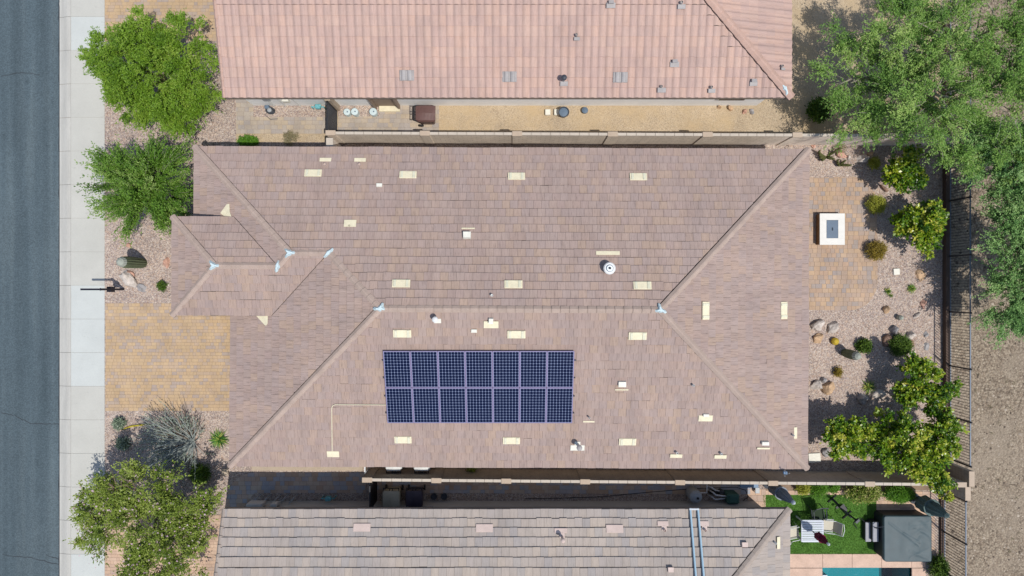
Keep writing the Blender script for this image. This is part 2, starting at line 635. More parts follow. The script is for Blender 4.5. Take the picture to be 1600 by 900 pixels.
M['umb_grey'] = simple('grey_umbrella_cover', A(150, 158, 166), .7, .12, 5)
M['umb_green'] = simple('grey_green_cover', A(104, 122, 118), .75, .1, 5)
M['umb_tip'] = simple('pale_cover_tip', A(214, 222, 226), .6, .05)
M['spa_cover'] = simple('slate_green_vinyl', A(70, 88, 92), .55, .1, 3, spec=.35)
M['spa_side'] = simple('dark_spa_cabinet', (.03, .032, .034, 1), .6, .1)
M['step_grey'] = simple('grey_step_tread', A(172, 172, 178), .7, .08)
M['green_box'] = simple('green_heater_cabinet', A(66, 104, 94), .5, .08)
M['steel_pale'] = simple('pale_tank', A(180, 184, 186), .45, .08)
M['pvc'] = simple('white_pvc', A(230, 232, 234), .4, .03)
M['blue_pipe'] = simple('pale_blue_pipe', A(176, 206, 222), .4, .05)
M['blue_bench'] = simple('blue_grey_bench', A(120, 150, 180), .5, .1)
M['teal_metal'] = simple('teal_valve', A(120, 190, 196), .5, .12)
M['sign_post'] = simple('dark_sign_post', (.012, .012, .02, 1), .5, .1)
M['yellow_cane'] = simple('yellow_cactus_stem', A(196, 180, 62), .7, .12)
rock_cols = {'pale': A(218, 206, 194), 'tan': A(212, 178, 142), 'brown': A(160, 130, 112), 'grey': A(176, 172, 170), 'pink': A(218, 172, 150)}
for k, cc in rock_cols.items():
    M['rock_' + k] = simple(k + '_boulder', cc, .9, .22, 5, bmp=.6, bscale=20)
M['bark'] = simple('tree_bark', A(140, 122, 104), .9, .2, 6)
M['bark_grey'] = simple('pale_twig_bark', A(176, 168, 150), .9, .15, 6)
M['bark_green'] = simple('green_bark', A(150, 158, 100), .85, .15, 6)
M['cactus'] = simple('cactus_skin', A(116, 126, 96), .75, .15, 7)
M['cactus_tip'] = simple('pale_cactus_wool', A(178, 182, 168), .85, .1, 10)
M['barrel_gold'] = simple('golden_barrel', A(206, 176, 60), .8, .15, 12)
M['aloe'] = leaf_mat('aloe_blade', [A(70, 104, 40), A(120, 150, 60), A(186, 186, 96)], .1)
M['yucca'] = leaf_mat('yucca_blade', [A(60, 110, 44), A(110, 160, 60), A(190, 190, 100)], .15)
M['euph'] = simple('candelilla_arm', A(98, 100, 58), .8, .15, 8)
M['leaf_bright'] = leaf_mat('bright_green_leaf', [A(82, 118, 26), A(118, 158, 40), A(142, 178, 56), A(170, 196, 80)])
M['leaf_willow'] = leaf_mat('deep_green_leaf', [A(74, 112, 32), A(104, 148, 46), A(132, 172, 66), A(172, 196, 110)])
M['leaf_loose'] = leaf_mat('olive_leaf', [A(88, 112, 34), A(126, 150, 50), A(156, 174, 72), A(184, 196, 108)])
M['blossom'] = leaf_mat('pale_pink_blossom', [A(236, 206, 214), A(230, 190, 206), A(246, 226, 226)], .4)
M['leaf_mesq'] = leaf_mat('grey_green_leaf', [A(88, 130, 54), A(122, 166, 72), A(154, 192, 92), A(190, 214, 122)])
M['leaf_mesq2'] = leaf_mat('blue_green_leaf', [A(92, 138, 74), A(126, 172, 94), A(160, 200, 120), A(190, 218, 142)])
M['leaf_citrus'] = leaf_mat('citrus_leaf', [A(48, 88, 16), A(84, 128, 24), A(128, 164, 34), A(178, 196, 52), A(220, 214, 90)], .3, .35, .5)
M['leaf_shrub'] = leaf_mat('shrub_leaf', [A(50, 78, 20), A(86, 118, 34), A(124, 150, 52)])
M['leaf_lime'] = leaf_mat('lime_shrub_leaf', [A(128, 140, 40), A(176, 180, 60), A(206, 204, 96)])
M['leaf_gold'] = leaf_mat('golden_shrub_leaf', [A(112, 96, 30), A(160, 138, 50), A(186, 164, 70)])
M['leaf_hedge'] = leaf_mat('hedge_leaf', [A(60, 104, 22), A(96, 148, 36), A(132, 182, 56)])
M['leaf_varieg'] = leaf_mat('variegated_leaf', [A(84, 116, 36), A(140, 160, 60), A(222, 206, 140)])
M['leaf_dry'] = leaf_mat('dry_twig_leaf', [A(120, 116, 84), A(160, 150, 110), A(186, 176, 140)])
M['leaf_silver'] = leaf_mat('silver_green_leaf', [A(110, 128, 104), A(150, 168, 140), A(186, 196, 172)])
M['grass'] = leaf_mat('turf_blade', [A(84, 128, 44), A(110, 158, 58), A(140, 182, 80)], .3)
M['twig_silver'] = simple('silver_stem', A(168, 176, 170), .8, .15, 8)


# ------------------------------------------------------------------ ground, road, kerb, sidewalk
def rect(x0, y0, x1, y1):
    return [(x0, y0), (x1, y0), (x1, y1), (x0, y1)]


def ring_rects(o, h):
    """outer rectangle minus a hole as four rectangles"""
    x0, y0, x1, y1 = o
    a0, b0, a1, b1 = h
    return [rect(x0, y0, a0, y1), rect(a1, y0, x1, y1), rect(a0, y0, a1, b0), rect(a0, b1, a1, y1)]


POOL = (P(1285, 0).x, -18.5, P(1424, 0).x, P(0, 887).y)
WALK_X0, WALK_X1 = -20.02, -18.49       # sidewalk
CURB_X0 = -20.62
FENCE_X = 19.62
LOT = (WALK_X1, -26.0, FENCE_X, 26.0)

mb = MB()
for r in ring_rects((-500, -500, 500, 500), POOL):
    mb.sheet(r, -.14)
ground = struct('ground', mb, M['desert'])
mb = MB()
for r in ring_rects(LOT, POOL):
    mb.prism(r, -.13, 0.0)
struct('yard_ground', mb, M['gravel'])

road = struct('road', MB().sheet([(-32, -120), (CURB_X0 - .03, -120), (CURB_X0 + .02, 0), (CURB_X0 - .05, 120), (-32, 120)], -.11), M['asphalt'])


def strip(pts, wd, z):
    """thin wandering strip in plan"""
    mb = MB()
    vs = []
    for i, p in enumerate(pts):
        a = pts[max(i - 1, 0)]
        c = pts[min(i + 1, len(pts) - 1)]
        t = Vector((c[0] - a[0], c[1] - a[1])).normalized()
        n = Vector((-t.y, t.x)) * wd * random.uniform(.4, 1.0)
        vs += [(p[0] + n.x, p[1] + n.y, z), (p[0] - n.x, p[1] - n.y, z)]
    mb.add(vs, [(2 * i, 2 * i + 1, 2 * i + 3, 2 * i + 2) for i in range(len(pts) - 1)])
    return mb


def wander(pp, n, amp):
    out = []
    for (a, b_) in zip(pp[:-1], pp[1:]):
        for k in range(n):
            t = k / n
            out.append((a[0] + (b_[0] - a[0]) * t + random.uniform(-amp, amp), a[1] + (b_[1] - a[1]) * t + random.uniform(-amp, amp)))
    out.append(pp[-1])
    return out


for pp in ([(0, 645), (20, 650), (45, 662), (92, 664)], [(0, 868), (40, 872), (92, 884)], [(70, 868), (90, 875)], [(0, 118), (30, 112), (60, 116)]):
    w_ = [tuple(P(x, y)[:2]) for x, y in pp]
    strip(wander(w_, 8, .03), .018, -.106).obj('crack', M['crack'], road)

strip(wander([(CURB_X0 - .01, -40), (CURB_X0 + .01, 0), (CURB_X0 - .03, 40)], 130, .012), .045, -.1035).obj('gutter_seam', M['crack'], road)
side = struct('sidewalk', MB().prism(rect(WALK_X0 - .02, -60, WALK_X1, 60), -.13, -.012), M['conc_cream'])
first = P(0, 26).y
NP = 26
for i in range(-8, NP):
    ya = first - i * 1.525
    yb = ya - 1.525
    white = 440 <= 450 - (ya + yb) / 2 * 34.42 <= 600 or 450 - (ya + yb) / 2 * 34.42 > 858 or 0 < 450 - (ya + yb) / 2 * 34.42 < 72
    m_ = M['conc_white'] if white else M['conc_cream']
    g_ = .006
    MB().prism(rect(WALK_X0 + g_, yb + g_, WALK_X1 - .002, ya - g_), -.011, 0.004 + random.uniform(0, .004)).obj('sidewalk_panel', m_, side)
    # rolled kerb piece
    prof = [(CURB_X0, -.105), (CURB_X0 + .1, -.095), (CURB_X0 + .26, -.05), (CURB_X0 + .4, -.008), (CURB_X0 + .5, .004), (WALK_X0 - g_, .004)]
    mbk = MB()
    n = len(prof)
    mbk.add([(x, yb + g_, z) for x, z in prof] + [(x, ya - g_, z) for x, z in prof], [(k, k + 1, n + k + 1, n + k) for k in range(n - 1)])
    mbk.obj('kerb_piece', M['curb'], side)


# pavers
def clip_half(poly, ax, val, keep_ge):
    out = []
    n = len(poly)
    for i in range(n):
        a = poly[i]
        b_ = poly[(i + 1) % n]
        da = a[ax] - val
        db = b_[ax] - val
        if not keep_ge:
            da, db = -da, -db
        if da >= 0:
            out.append(a)
        if (da >= 0) != (db >= 0):
            t = da / (da - db)
            out.append((a[0] + (b_[0] - a[0]) * t, a[1] + (b_[1] - a[1]) * t))
    return out


def clip_rect(poly, x0, x1, y0, y1):
    for ax, v_, ge in ((0, x0, True), (0, x1, False), (1, y0, True), (1, y1, False)):
        poly = clip_half(poly, ax, v_, ge)
        if len(poly) < 3:
            return []
    return poly


def area(poly):
    return .5 * sum(poly[i][0] * poly[(i + 1) % len(poly)][1] - poly[(i + 1) % len(poly)][0] * poly[i][1] for i in range(len(poly)))


def pavers(name, poly, mat, row, lens, z=0.0, along='x', thick=.014, gap=.008):
    """bed sheet (structure) with real paving pieces on it"""
    bed = struct(name, MB().sheet(poly, z + .005), M['joint'])
    q = poly if along == 'x' else [(p[1], -p[0]) for p in poly]
    xs = [p[0] for p in q]
    ys = [p[1] for p in q]
    mb = MB()
    y = min(ys)
    while y < max(ys):
        x = min(xs) - random.uniform(0, lens[-1])
        while x < max(xs):
            L = random.choice(lens)
            c = clip_rect(q, x + gap / 2, x + L - gap / 2, y + gap / 2, y + row - gap / 2)
            if len(c) >= 3 and area(c) > .002:
                if along != 'x':
                    c = [(-p[1], p[0]) for p in c]
                mb.cur = random.random()
                mb.prism(c, z + .001, z + thick + random.uniform(0, .004))
            x += L
        y += row
    o = mb.obj('pavers', mat, bed)
    o['kind'] = 'stuff'
    return bed


def pxy(*pp):
    """pixel outline (clockwise in the picture from top left) to a counter-clockwise ground outline"""
    q = [tuple(P(x, y)[:2]) for x, y in pp]
    return q if area(q) > 0 else q[::-1]


pavers('driveway', pxy((165, 474), (372, 474), (372, 642), (165, 642)), M['drive_paver'], .148, [.15, .22, .22, .15, .3])
pavers('north_driveway', [(-18.48, 11.2), (-13.2, 11.2), (-13.2, 20), (-18.48, 20)], M['drive_paver'], .148, [.15, .22, .22, .3])
pavers('south_driveway', [(-18.48, -22), (-13.0, -22), (-13.0, -10.3), (-18.48, -10.3)], M['pink_paver'], .148, [.15, .22, .22, .3])
pp = [(1248, 278), (1330, 276)] + [(1330 + 40 * math.sin(a), 316 - 40 * math.cos(a)) for a in np.linspace(.2, 1.57, 7)] + [(1371, 440)] + \
     [(1326 + 45 * math.cos(a), 440 + 45 * math.sin(a)) for a in np.linspace(.2, 1.57, 7)] + [(1248, 484)]
pavers('back_patio', pxy(*pp), M['patio_paver'], .2, [.2, .2, .28], along='x')
# north neighbour's side yard
struct('north_side_yard', MB().sheet(pxy((369, 150), (1484, 150), (1484, 222), (369, 222)), .004), M['sand'])
struct('north_back_yard', MB().sheet([(12.0, 8.0), (FENCE_X, 8.0), (FENCE_X, 25), (12.0, 25)], .0045), M['sand'])
pavers('north_side_path', pxy((369, 152), (396, 152), (396, 183), (510, 183), (510, 209), (369, 209)), M['side_paver'], .2, [.2, .3, .3], z=.006)
pavers('north_bin_pad', pxy((528, 182), (594, 182), (594, 160), (686, 160), (686, 206), (528, 206)), M['side_paver'], .2, [.2, .3, .3], z=.006)
struct('north_pipe_bed', MB().sheet(pxy((396, 150), (508, 150), (508, 183), (396, 183)), .008), M['gravel'])
struct('north_tank_bed', MB().sheet(pxy((528, 155), (594, 155), (594, 182), (528, 182)), .008), M['gravel'])
# south side yard
pp = [(352, 793)] + [(398 - 44 * math.cos(a), 784 - 46 * math.sin(a)) for a in np.linspace(.1, 1.57, 8)] + [(572, 738), (572, 770), (398, 770), (380, 793)]
pavers('south_side_path', pxy(*pp), M['walk_paver'], .2, [.2, .3, .3], z=.004)
pavers('south_side_walk', pxy((576, 750), (1172, 753), (1172, 772), (576, 770)), M['walk_paver'], .2, [.2, .3, .3], z=.004)
struct('south_side_bed', MB().sheet(pxy((398, 770), (1160, 772), (1160, 792), (398, 792)), .003), M['gravel'])
struct('house_mow_strip', MB().prism(pxy((394, 722), (567, 722), (567, 735), (394, 735)), .001, .05), M['stucco'])
pavers('south_patio_path', pxy((1168, 764), (1196, 764), (1196, 793), (1168, 793)), M['pink_paver'], .28, [.28], z=.004)
pavers('planter_edge', pxy((1196, 766), (1332, 766), (1332, 773), (1196, 773)), M['pink_paver'], .2, [.3], z=.01)
struct('planter_bed', MB().sheet(pxy((1196, 754), (1460, 754), (1460, 766), (1196, 766)), .006), M['dirt'])
# artificial turf
turf = struct('lawn', MB().sheet(pxy((1192, 773), (1369, 773), (1369, 865), (1192, 865)), .012), M['turf'])

# pool deck, pool
deck_bed = struct('pool_deck', MB().sheet(pxy((1212, 865), (1446, 865), (1446, 887), (1212, 887)), .002), M['joint'])
dx = [1212, 1285, 1331, 1377, 1424, 1446]
for a, b_ in zip(dx[:-1], dx[1:]):
    q = pxy((a, 865.5), (b_, 865.5), (b_, 886.5), (a, 886.5))
    MB().prism([(q[0][0] + .008, q[0][1]), (q[1][0] - .008, q[1][1]), (q[2][0] - .008, q[2][1]), (q[3][0] + .008, q[3][1])], .003, .03 + random.uniform(0, .003)).obj('deck_panel', M['deck_stone'], deck_bed)
yp = POOL[3]
for x0, x1 in ((P(1212, 0).x, POOL[0] - .01), (POOL[2] + .01, P(1446, 0).x)):
    for k in range(4):
        MB().prism(rect(x0 + .008, yp - 1.4 * (k + 1) + .008, x1 - .008, yp - 1.4 * k - .02), .003, .03 + random.uniform(0, .003)).obj('deck_panel', M['deck_stone'], deck_bed)
pavers('tub_surround', pxy((1369, 768), (1460, 768), (1460, 865), (1369, 865)), M['pink_paver'], .3, [.3, .45], z=.003)
px0, py0, px1, py1 = POOL
split = P(1390, 0).x
pool = thing('swimming_pool', 'rectangular swimming pool with teal water at the bottom right edge', 'pool', ((px0 + px1) / 2, (py0 + py1) / 2, -1.2))
mb = MB()
mb.add([(px0, py0, -.9), (split, py0, -.9), (split, py1, -.9), (px0, py1, -.9)], [(0, 1, 2, 3)])
mb.add([(px0, py0, .001), (px0, py1, .001), (px0, py1, -1.6), (px0, py0, -1.6)], [(0, 1, 2, 3)])
mb.add([(px0, py1, .001), (px1, py1, .001), (px1, py1, -1.6), (px0, py1, -1.6)], [(0, 1, 2, 3)])
mb.add([(px1, py0, .001), (px1, py1, .001), (px1, py1, -1.6), (px1, py0, -1.6)], [(0, 1, 2, 3)])
mb.add([(px0, py0, .001), (px1, py0, .001), (px1, py0, -1.6), (px0, py0, -1.6)], [(0, 1, 2, 3)])
mb.obj('basin', M['plaster'], pool)
MB().add([(split, py0, -1.6), (px1, py0, -1.6), (px1, py1, -1.6), (split, py1, -1.6), (split, py0, -.9), (split, py1, -.9)], [(0, 1, 2, 3), (0, 3, 5, 4)]).obj('deep_floor', M['plaster_dark'], pool)
mb = MB()
for k in range(3):
    mb.box((px0 + .12 + .0 * k, py1 - .5 - k * .5, -.45), (.22, .3, .88))
mb.obj('step', M['pipe_white'], pool)
MB().sheet(rect(px0 + .001, py0 + .001, px1 - .001, py1 - .001), -.09).obj('water_surface', M['water'], pool)


# ------------------------------------------------------------------ roofs
class Plane:
    def __init__(s, poly, e0, up, sl, ze):
        s.poly = poly if area(poly) > 0 else poly[::-1]
        s.up = Vector(up).normalized()
        s.ud = Vector((s.up.y, -s.up.x))
        s.e0 = Vector(e0).dot(s.up)
        s.sl = sl
        s.ze = ze

    def q(s):
        return [(p[0] * s.ud.x + p[1] * s.ud.y, p[0] * s.up.x + p[1] * s.up.y - s.e0) for p in s.poly]

    def xyz(s, u, d, off=0.0):
        v = s.ud * u + s.up * (d + s.e0)
        return Vector((v.x, v.y, s.ze + s.sl * d + off))

    def z_at(s, x, y):
        return s.ze + s.sl * (x * s.up.x + y * s.up.y - s.e0)

    def frame(s, p):
        a = Vector((s.ud.x, s.ud.y, 0))
        b_ = Vector((s.up.x, s.up.y, s.sl)).normalized()
        c = a.cross(b_)
        return Matrix(((a.x, b_.x, c.x, p.x), (a.y, b_.y, c.y, p.y), (a.z, b_.z, c.z, p.z), (0, 0, 0, 1)))

    def at_px(s, px, py, off=0.0):
        qx, qy = (px - 800) / F, (450 - py) / F
        k = qx * s.up.x + qy * s.up.y
        z = (s.ze + off + s.sl * (k * H - s.e0)) / (1 + s.sl * k)
        return Vector((qx * (H - z), qy * (H - z), z))


def proj_area(pts):
    q = [(p.x / (H - p.z) * F, p.y / (H - p.z) * F) for p in pts]
    inside = all(abs(a) < 800 and abs(b_) < 450 for a, b_ in q)
    return abs(area(q)) if inside else 0.0


def flat_roof_tiles(planes, parent, tw, ex, tb, th, keep=300, bond=.5):
    """planes: list of (Plane, material). Real tiles: the `keep` largest in view single, the rest joined per material"""
    full = []
    rest = {}
    for pl, mat in planes:
        q = pl.q()
        us = [p[0] for p in q]
        ds = [p[1] for p in q]
        L = math.sqrt(1 + pl.sl ** 2)
        e = ex / L
        k = 0
        d = min(ds)
        while d < max(ds) - .02:
            u = min(us) - tw + (tw * bond if k % 2 else 0) + random.uniform(-.02, .02)
            wob = 0
            while u < max(us):
                c = clip_rect(q, u + .003, u + tw - .003, d, d + e)
                if len(c) >= 3:
                    ar = area(c)
                    jit = random.uniform(-.004, .006)
                    if ar > .93 * (tw - .006) * e and len(c) == 4:
                        p4 = [pl.xyz(*t) for t in c]
                        full.append((proj_area(p4), pl, mat, u + tw / 2, d + random.gauss(0, .004) + .008 * math.sin(u * .9 + k * 1.7), jit, e))
                    elif ar > .0015:
                        mb = rest.setdefault(mat.name, (mat, MB()))[1]
                        mb.cur = random.random()
                        n = len(c)
                        top = [pl.xyz(a, b_, tb + (th - tb) * (b_ - d) / e + jit) for a, b_ in c]
                        bot = [pl.xyz(a, b_, -.01) for a, b_ in c]
                        mb.add(top + bot, [tuple(range(n))] + [(i, n + i, n + (i + 1) % n, (i + 1) % n) for i in range(n)])
                u += tw
            d += e
            k += 1
    full.sort(key=lambda t: -t[0])
    cache = {}
    for i, (pa, pl, mat, uc, d, jit, e) in enumerate(full):
        if i < keep and pa > 0:
            key = mat.name
            if key not in cache:
                t = MB()
                hw = tw / 2 - .003
                t.add([(-hw, 0, tb), (hw, 0, tb), (hw, ex, th), (-hw, ex, th), (-hw, 0, -.01), (hw, 0, -.01), (hw, ex, -.01), (-hw, ex, -.01)],
                      [(0, 1, 2, 3), (0, 4, 5, 1), (1, 5, 6, 2), (2, 6, 7, 3), (3, 7, 4, 0)])
                cache[key] = t.mesh('roof_tile', mat)
            place('roof_tile', cache[key], pl.frame(pl.xyz(uc, d, jit)), parent)
        else:
            mb = rest.setdefault(mat.name, (mat, MB()))[1]
            mb.cur = random.random()
            hw = tw / 2 - .003
            co = [(uc - hw, d, tb + jit), (uc + hw, d, tb + jit), (uc + hw, d + e, th + jit), (uc - hw, d + e, th + jit),
                  (uc - hw, d, -.01), (uc + hw, d, -.01), (uc + hw, d + e, -.01), (uc - hw, d + e, -.01)]
            mb.add([pl.xyz(*t) for t in co], [(0, 1, 2, 3), (0, 4, 5, 1), (1, 5, 6, 2), (2, 6, 7, 3), (3, 7, 4, 0)])
    for key, (mat, mb) in rest.items():
        o = mb.obj('roof_tiling', mat, parent)
        o['kind'] = 'stuff'


def barrel_tiles(planes, parent, tw, ex, keep=300):
    """S-shaped tiles: a roll and a pan each"""
    prof = [(0, .01), (.12, .034), (.28, .054), (.44, .058), (.58, .042), (.68, .016), (.84, .005), (1.0, .01)]
    full = []
    rest = {}
    for pl, mat in planes:
        q = pl.q()
        us = [p[0] for p in q]
        ds = [p[1] for p in q]
        e = ex / math.sqrt(1 + pl.sl ** 2)
        d = min(ds)
        while d < max(ds) - .02:
            u = min(us) - tw
            while u < max(us):
                c = clip_rect(q, u, u + tw, d, d + e)
                if len(c) >= 3:
                    jit = random.uniform(-.003, .005)
                    if area(c) > .98 * tw * e:
                        full.append((proj_area([pl.xyz(*t) for t in c]), pl, mat, u, d, jit, e))
                    else:
                        mb = rest.setdefault(mat.name, (mat, MB()))[1]
                        mb.cur = random.random()
                        for (a, ha), (b_, hb) in zip(prof[:-1], prof[1:]):
                            cc = clip_rect(q, u + a * tw, u + b_ * tw, d, d + e)
                            if len(cc) >= 3:
                                mb.add([pl.xyz(x, y, ha + (hb - ha) * ((x - u) / tw - a) / (b_ - a) + .035 - .028 * (y - d) / e + jit) for x, y in cc], [tuple(range(len(cc)))])
                u += tw
            d += e

    def geo():
        vs = []
        fs = []
        n = len(prof)
        for a, h in prof:
            vs += [(a * tw, 0, h + .035), (a * tw, 1, h + .007), (a * tw, 0, h - .015)]
        for i in range(n - 1):
            fs += [(3 * i, 3 * i + 3, 3 * i + 4, 3 * i + 1), (3 * i + 2, 3 * i + 5, 3 * i + 3, 3 * i)]
        return vs, fs
    vs, fs = geo()
    full.sort(key=lambda t: -t[0])
    cache = {}
    for i, (pa, pl, mat, u, d, jit, e) in enumerate(full):
        if i < keep and pa > 0:
            if mat.name not in cache:
                cache[mat.name] = MB().add([(x, y * ex, z) for x, y, z in vs], fs).mesh('roof_tile', mat, smooth=False)
            place('roof_tile', cache[mat.name], pl.frame(pl.xyz(u, d, jit)), parent)
        else:
            mb = rest.setdefault(mat.name, (mat, MB()))[1]
            mb.cur = random.random()
            mb.add([pl.xyz(u + x, d + y * e, z + jit) for x, y, z in vs], fs)
    for key, (mat, mb) in rest.items():
        o = mb.obj('roof_tiling', mat, parent)
        o['kind'] = 'stuff'


_cap_cache = {}


def caps(p0, p1, parent, mat, wd=.25, drop=.05, lift=.05, ln=.345, kind='ridge_tile'):
    """row of ridge or hip tiles from the low end p0 to the high end p1"""
    p0 = Vector(p0)
    p1 = Vector(p1)
    t = (p1 - p0)
    n = max(1, int(round(t.length / ln)))
    L = t.length / n
    key = (mat.name, wd, drop, round(L, 3))
    if key not in _cap_cache:
        mb = MB()
        h = wd / 2
        pr = [(-h, -drop), (-h * .62, -drop * .5 + .012), (-h * .2, .024), (h * .2, .024), (h * .62, -drop * .5 + .012), (h, -drop)]
        m = len(pr)
        vs = []
        for x, lf in ((0, .036), (L * 1.03, 0.0)):
            vs += [(x, y, z + lf) for y, z in pr]
        vs += [(0, y, z - .05) for y, z in pr] + [(L * 1.03, y, z - .05) for y, z in pr]
        fs = [(i, m + i, m + i + 1, i + 1) for i in range(m - 1)]
        fs = [f[::-1] for f in fs]
        fs += [(i, i + 1, 2 * m + i + 1, 2 * m + i)[::-1] for i in range(m - 1)]
        fs += [(0, m, 3 * m, 2 * m)[::-1], (m - 1, 2 * m - 1, 4 * m - 1, 3 * m - 1)]
        mb.add(vs, fs)
        _cap_cache[key] = mb.mesh(kind, mat)
    a = t.normalized()
    b_ = Vector((0, 0, 1)).cross(a).normalized()
    c = a.cross(b_)
    for i in range(n):
        p = p0 + t * (i / n) + Vector((0, 0, lift + random.uniform(-.003, .003)))
        R = Matrix(((a.x, b_.x, c.x, p.x), (a.y, b_.y, c.y, p.y), (a.z, b_.z, c.z, p.z), (0, 0, 0, 1)))
        place(kind, _cap_cache[key], R @ Matrix.Rotation(random.uniform(-.012, .012), 4, 'Z'), parent)


def roof_deck(planes, outline, ze, parent_roof_mb):
    """solid deck below the tiles"""
    for pl, mat in planes:
        parent_roof_mb.add([(p[0], p[1], pl.z_at(p[0], p[1]) + .0) for p in pl.poly], [tuple(range(len(pl.poly)))])


def fascia(outline, z1, h, parent):
    """boards along the eaves: one board per side"""
    n = len(outline)
    c = Vector((sum(p[0] for p in outline) / n, sum(p[1] for p in outline) / n))
    for i in range(n):
        a = Vector(outline[i])
        b_ = Vector(outline[(i + 1) % n])
        t = (b_ - a).normalized()
        nn = Vector((-t.y, t.x)) * .03
        q = [a + nn * .3, b_ + nn * .3, b_ + nn * 1.3, a + nn * 1.3]
        MB().prism([tuple(p) for p in q], z1 - h, z1 - .004).obj('fascia_board', M['fascia'], parent)


def trim(pl, a, b_, dist):
    """cut the tiled area back from the line a-b (a straight hip or valley)"""
    a = Vector(a)
    b_ = Vector(b_)
    t = (b_ - a).normalized()
    n = Vector((-t.y, t.x))
    c = Vector((sum(p[0] for p in pl.poly), sum(p[1] for p in pl.poly))) / len(pl.poly)
    if (c - a).dot(n) < 0:
        n = -n
    q = [((Vector(p) - a).dot(t), (Vector(p) - a).dot(n)) for p in pl.poly]
    q = clip_half(q, 1, dist, True)
    pl.poly = [tuple(a + t * x + n * y) for x, y in q]


# ---- the house in the middle
S1 = 1 / 3
ZE = 2.75
YN, YS, XW, XE, XNW = 5.80, -7.42, -11.64, 12.25, -13.17
YR = (YN + YS) / 2
HR = (YN - YS) / 2
ZR = ZE + HR * S1
rE = (XE - HR, YR)
rW = (XW + HR, YR)
TN = 4.46
nwp = (XNW + TN, YN - TN)                    # peak of the north-west block
k_ = rW[0] - (nwp[1] - YR)
nwe = (k_, nwp[1])                           # where its ridge meets the main roof
ZP = ZE + TN * S1
ZE2 = 3.40                                   # raised entry block
EY = nwp[1] - (ZP - ZE2) / S1                # south eave of the entry block
RY = EY + 2.0
EX0 = -13.74
ep = (EX0 + 2.0, RY)
ZEP = ZE2 + 2.0 * S1
NY = RY + 2.0
ej = (nwp[0] - (nwp[1] - RY), RY)            # entry ridge meets the north-west block's hip
vb = (XNW + (ZE2 - ZE) / S1, NY)             # foot of the north valley
va = (XW + (ZE2 - ZE) / S1, EY)              # foot of the south valley

pA = Plane([(XNW, YN), nwp, nwe, rW, rE, (XE, YN)], (0, YN), (0, -1), S1, ZE)
pB = Plane([(XE, YN), rE, (XE, YS)], (XE, 0), (-1, 0), S1, ZE)
pC = Plane([(XW, YS), (XE, YS), rE, rW], (0, YS), (0, 1), S1, ZE)
pD = Plane([(XW, YS), rW, nwe, va, (va[0], EY + .25), (XW, EY + .25)], (XW, 0), (1, 0), S1, ZE)
pE = Plane([(XNW, YN), nwp, ej, vb, (vb[0], NY - .25), (XNW, NY - .25)], (XNW, 0), (1, 0), S1, ZE)
pF = Plane([nwp, nwe, va, (EX0, EY), ep, ej], (0, EY), (0, 1), S1, ZE2)
pG = Plane([(EX0, NY), (EX0, EY), ep], (EX0, 0), (1, 0), S1, ZE2)
pH = Plane([(EX0, NY), ep, ej, vb], (0, NY), (0, -1), S1, ZE2)
main_planes = [(pA, M['tile_y']), (pB, M['tile_x']), (pC, M['tile_y']), (pD, M['tile_x']), (pE, M['tile_x']), (pF, M['tile_y']), (pG, M['tile_x']), (pH, M['tile_y'])]

house = thing('house', 'large house with mauve brown tiled hip roof in the middle of the picture', 'house', (0, YR, 0))
mb = MB()
roof_deck(main_planes, None, ZE, mb)
low = [(XW, YS), (XE, YS), (XE, YN), (XNW, YN), (XNW, NY - .25), (XW, NY - .25)]
mb.sheet(low[::-1], ZE - .2)
mb.sheet([(EX0, EY), (va[0], EY), (va[0], NY), (EX0, NY)][::-1], ZE2 - .18)
roof = mb.obj('roof', M['deck'], house)
fascia(low, ZE, .2, roof)
fascia([(EX0, EY), (va[0] + .1, EY), (va[0] + .1, NY), (EX0, NY)], ZE2, .18, roof)
trim(pA, (XE, YN), rE, .17)
trim(pA, (XNW, YN), nwp, .15)
trim(pD, (XW, YS), rW, .16)
trim(pC, (XE, YS), rE, .14)
trim(pH, (EX0, NY), ep, .15)
trim(pF, nwe, va, .022)
trim(pH, ej, vb, .022)
flat_roof_tiles(main_planes, roof, .315, .345, .07, .02)


def z3(pl, p):
    return (p[0], p[1], pl.z_at(*p))


for a, b_ in (((XE, YN, ZE), (*rE, ZR)), ((XE, YS, ZE), (*rE, ZR)), ((XW, YS, ZE), (*rW, ZR)), ((*nwe, ZP), (*rW, ZR)),
              ((XNW, YN, ZE), (*nwp, ZP)), ((*ej, ZEP), (*nwp, ZP)), ((EX0, NY, ZE2), (*ep, ZEP)), ((EX0, EY, ZE2), (*ep, ZEP))):
    caps(a, b_, roof, M['cap'], .27, .042)
for a, b_ in (((*rW, ZR), (*rE, ZR)), ((*nwp, ZP), (*nwe, ZP)), ((*ep, ZEP), (*ej, ZEP))):
    caps(a, b_, roof, M['cap'], .27, .06)
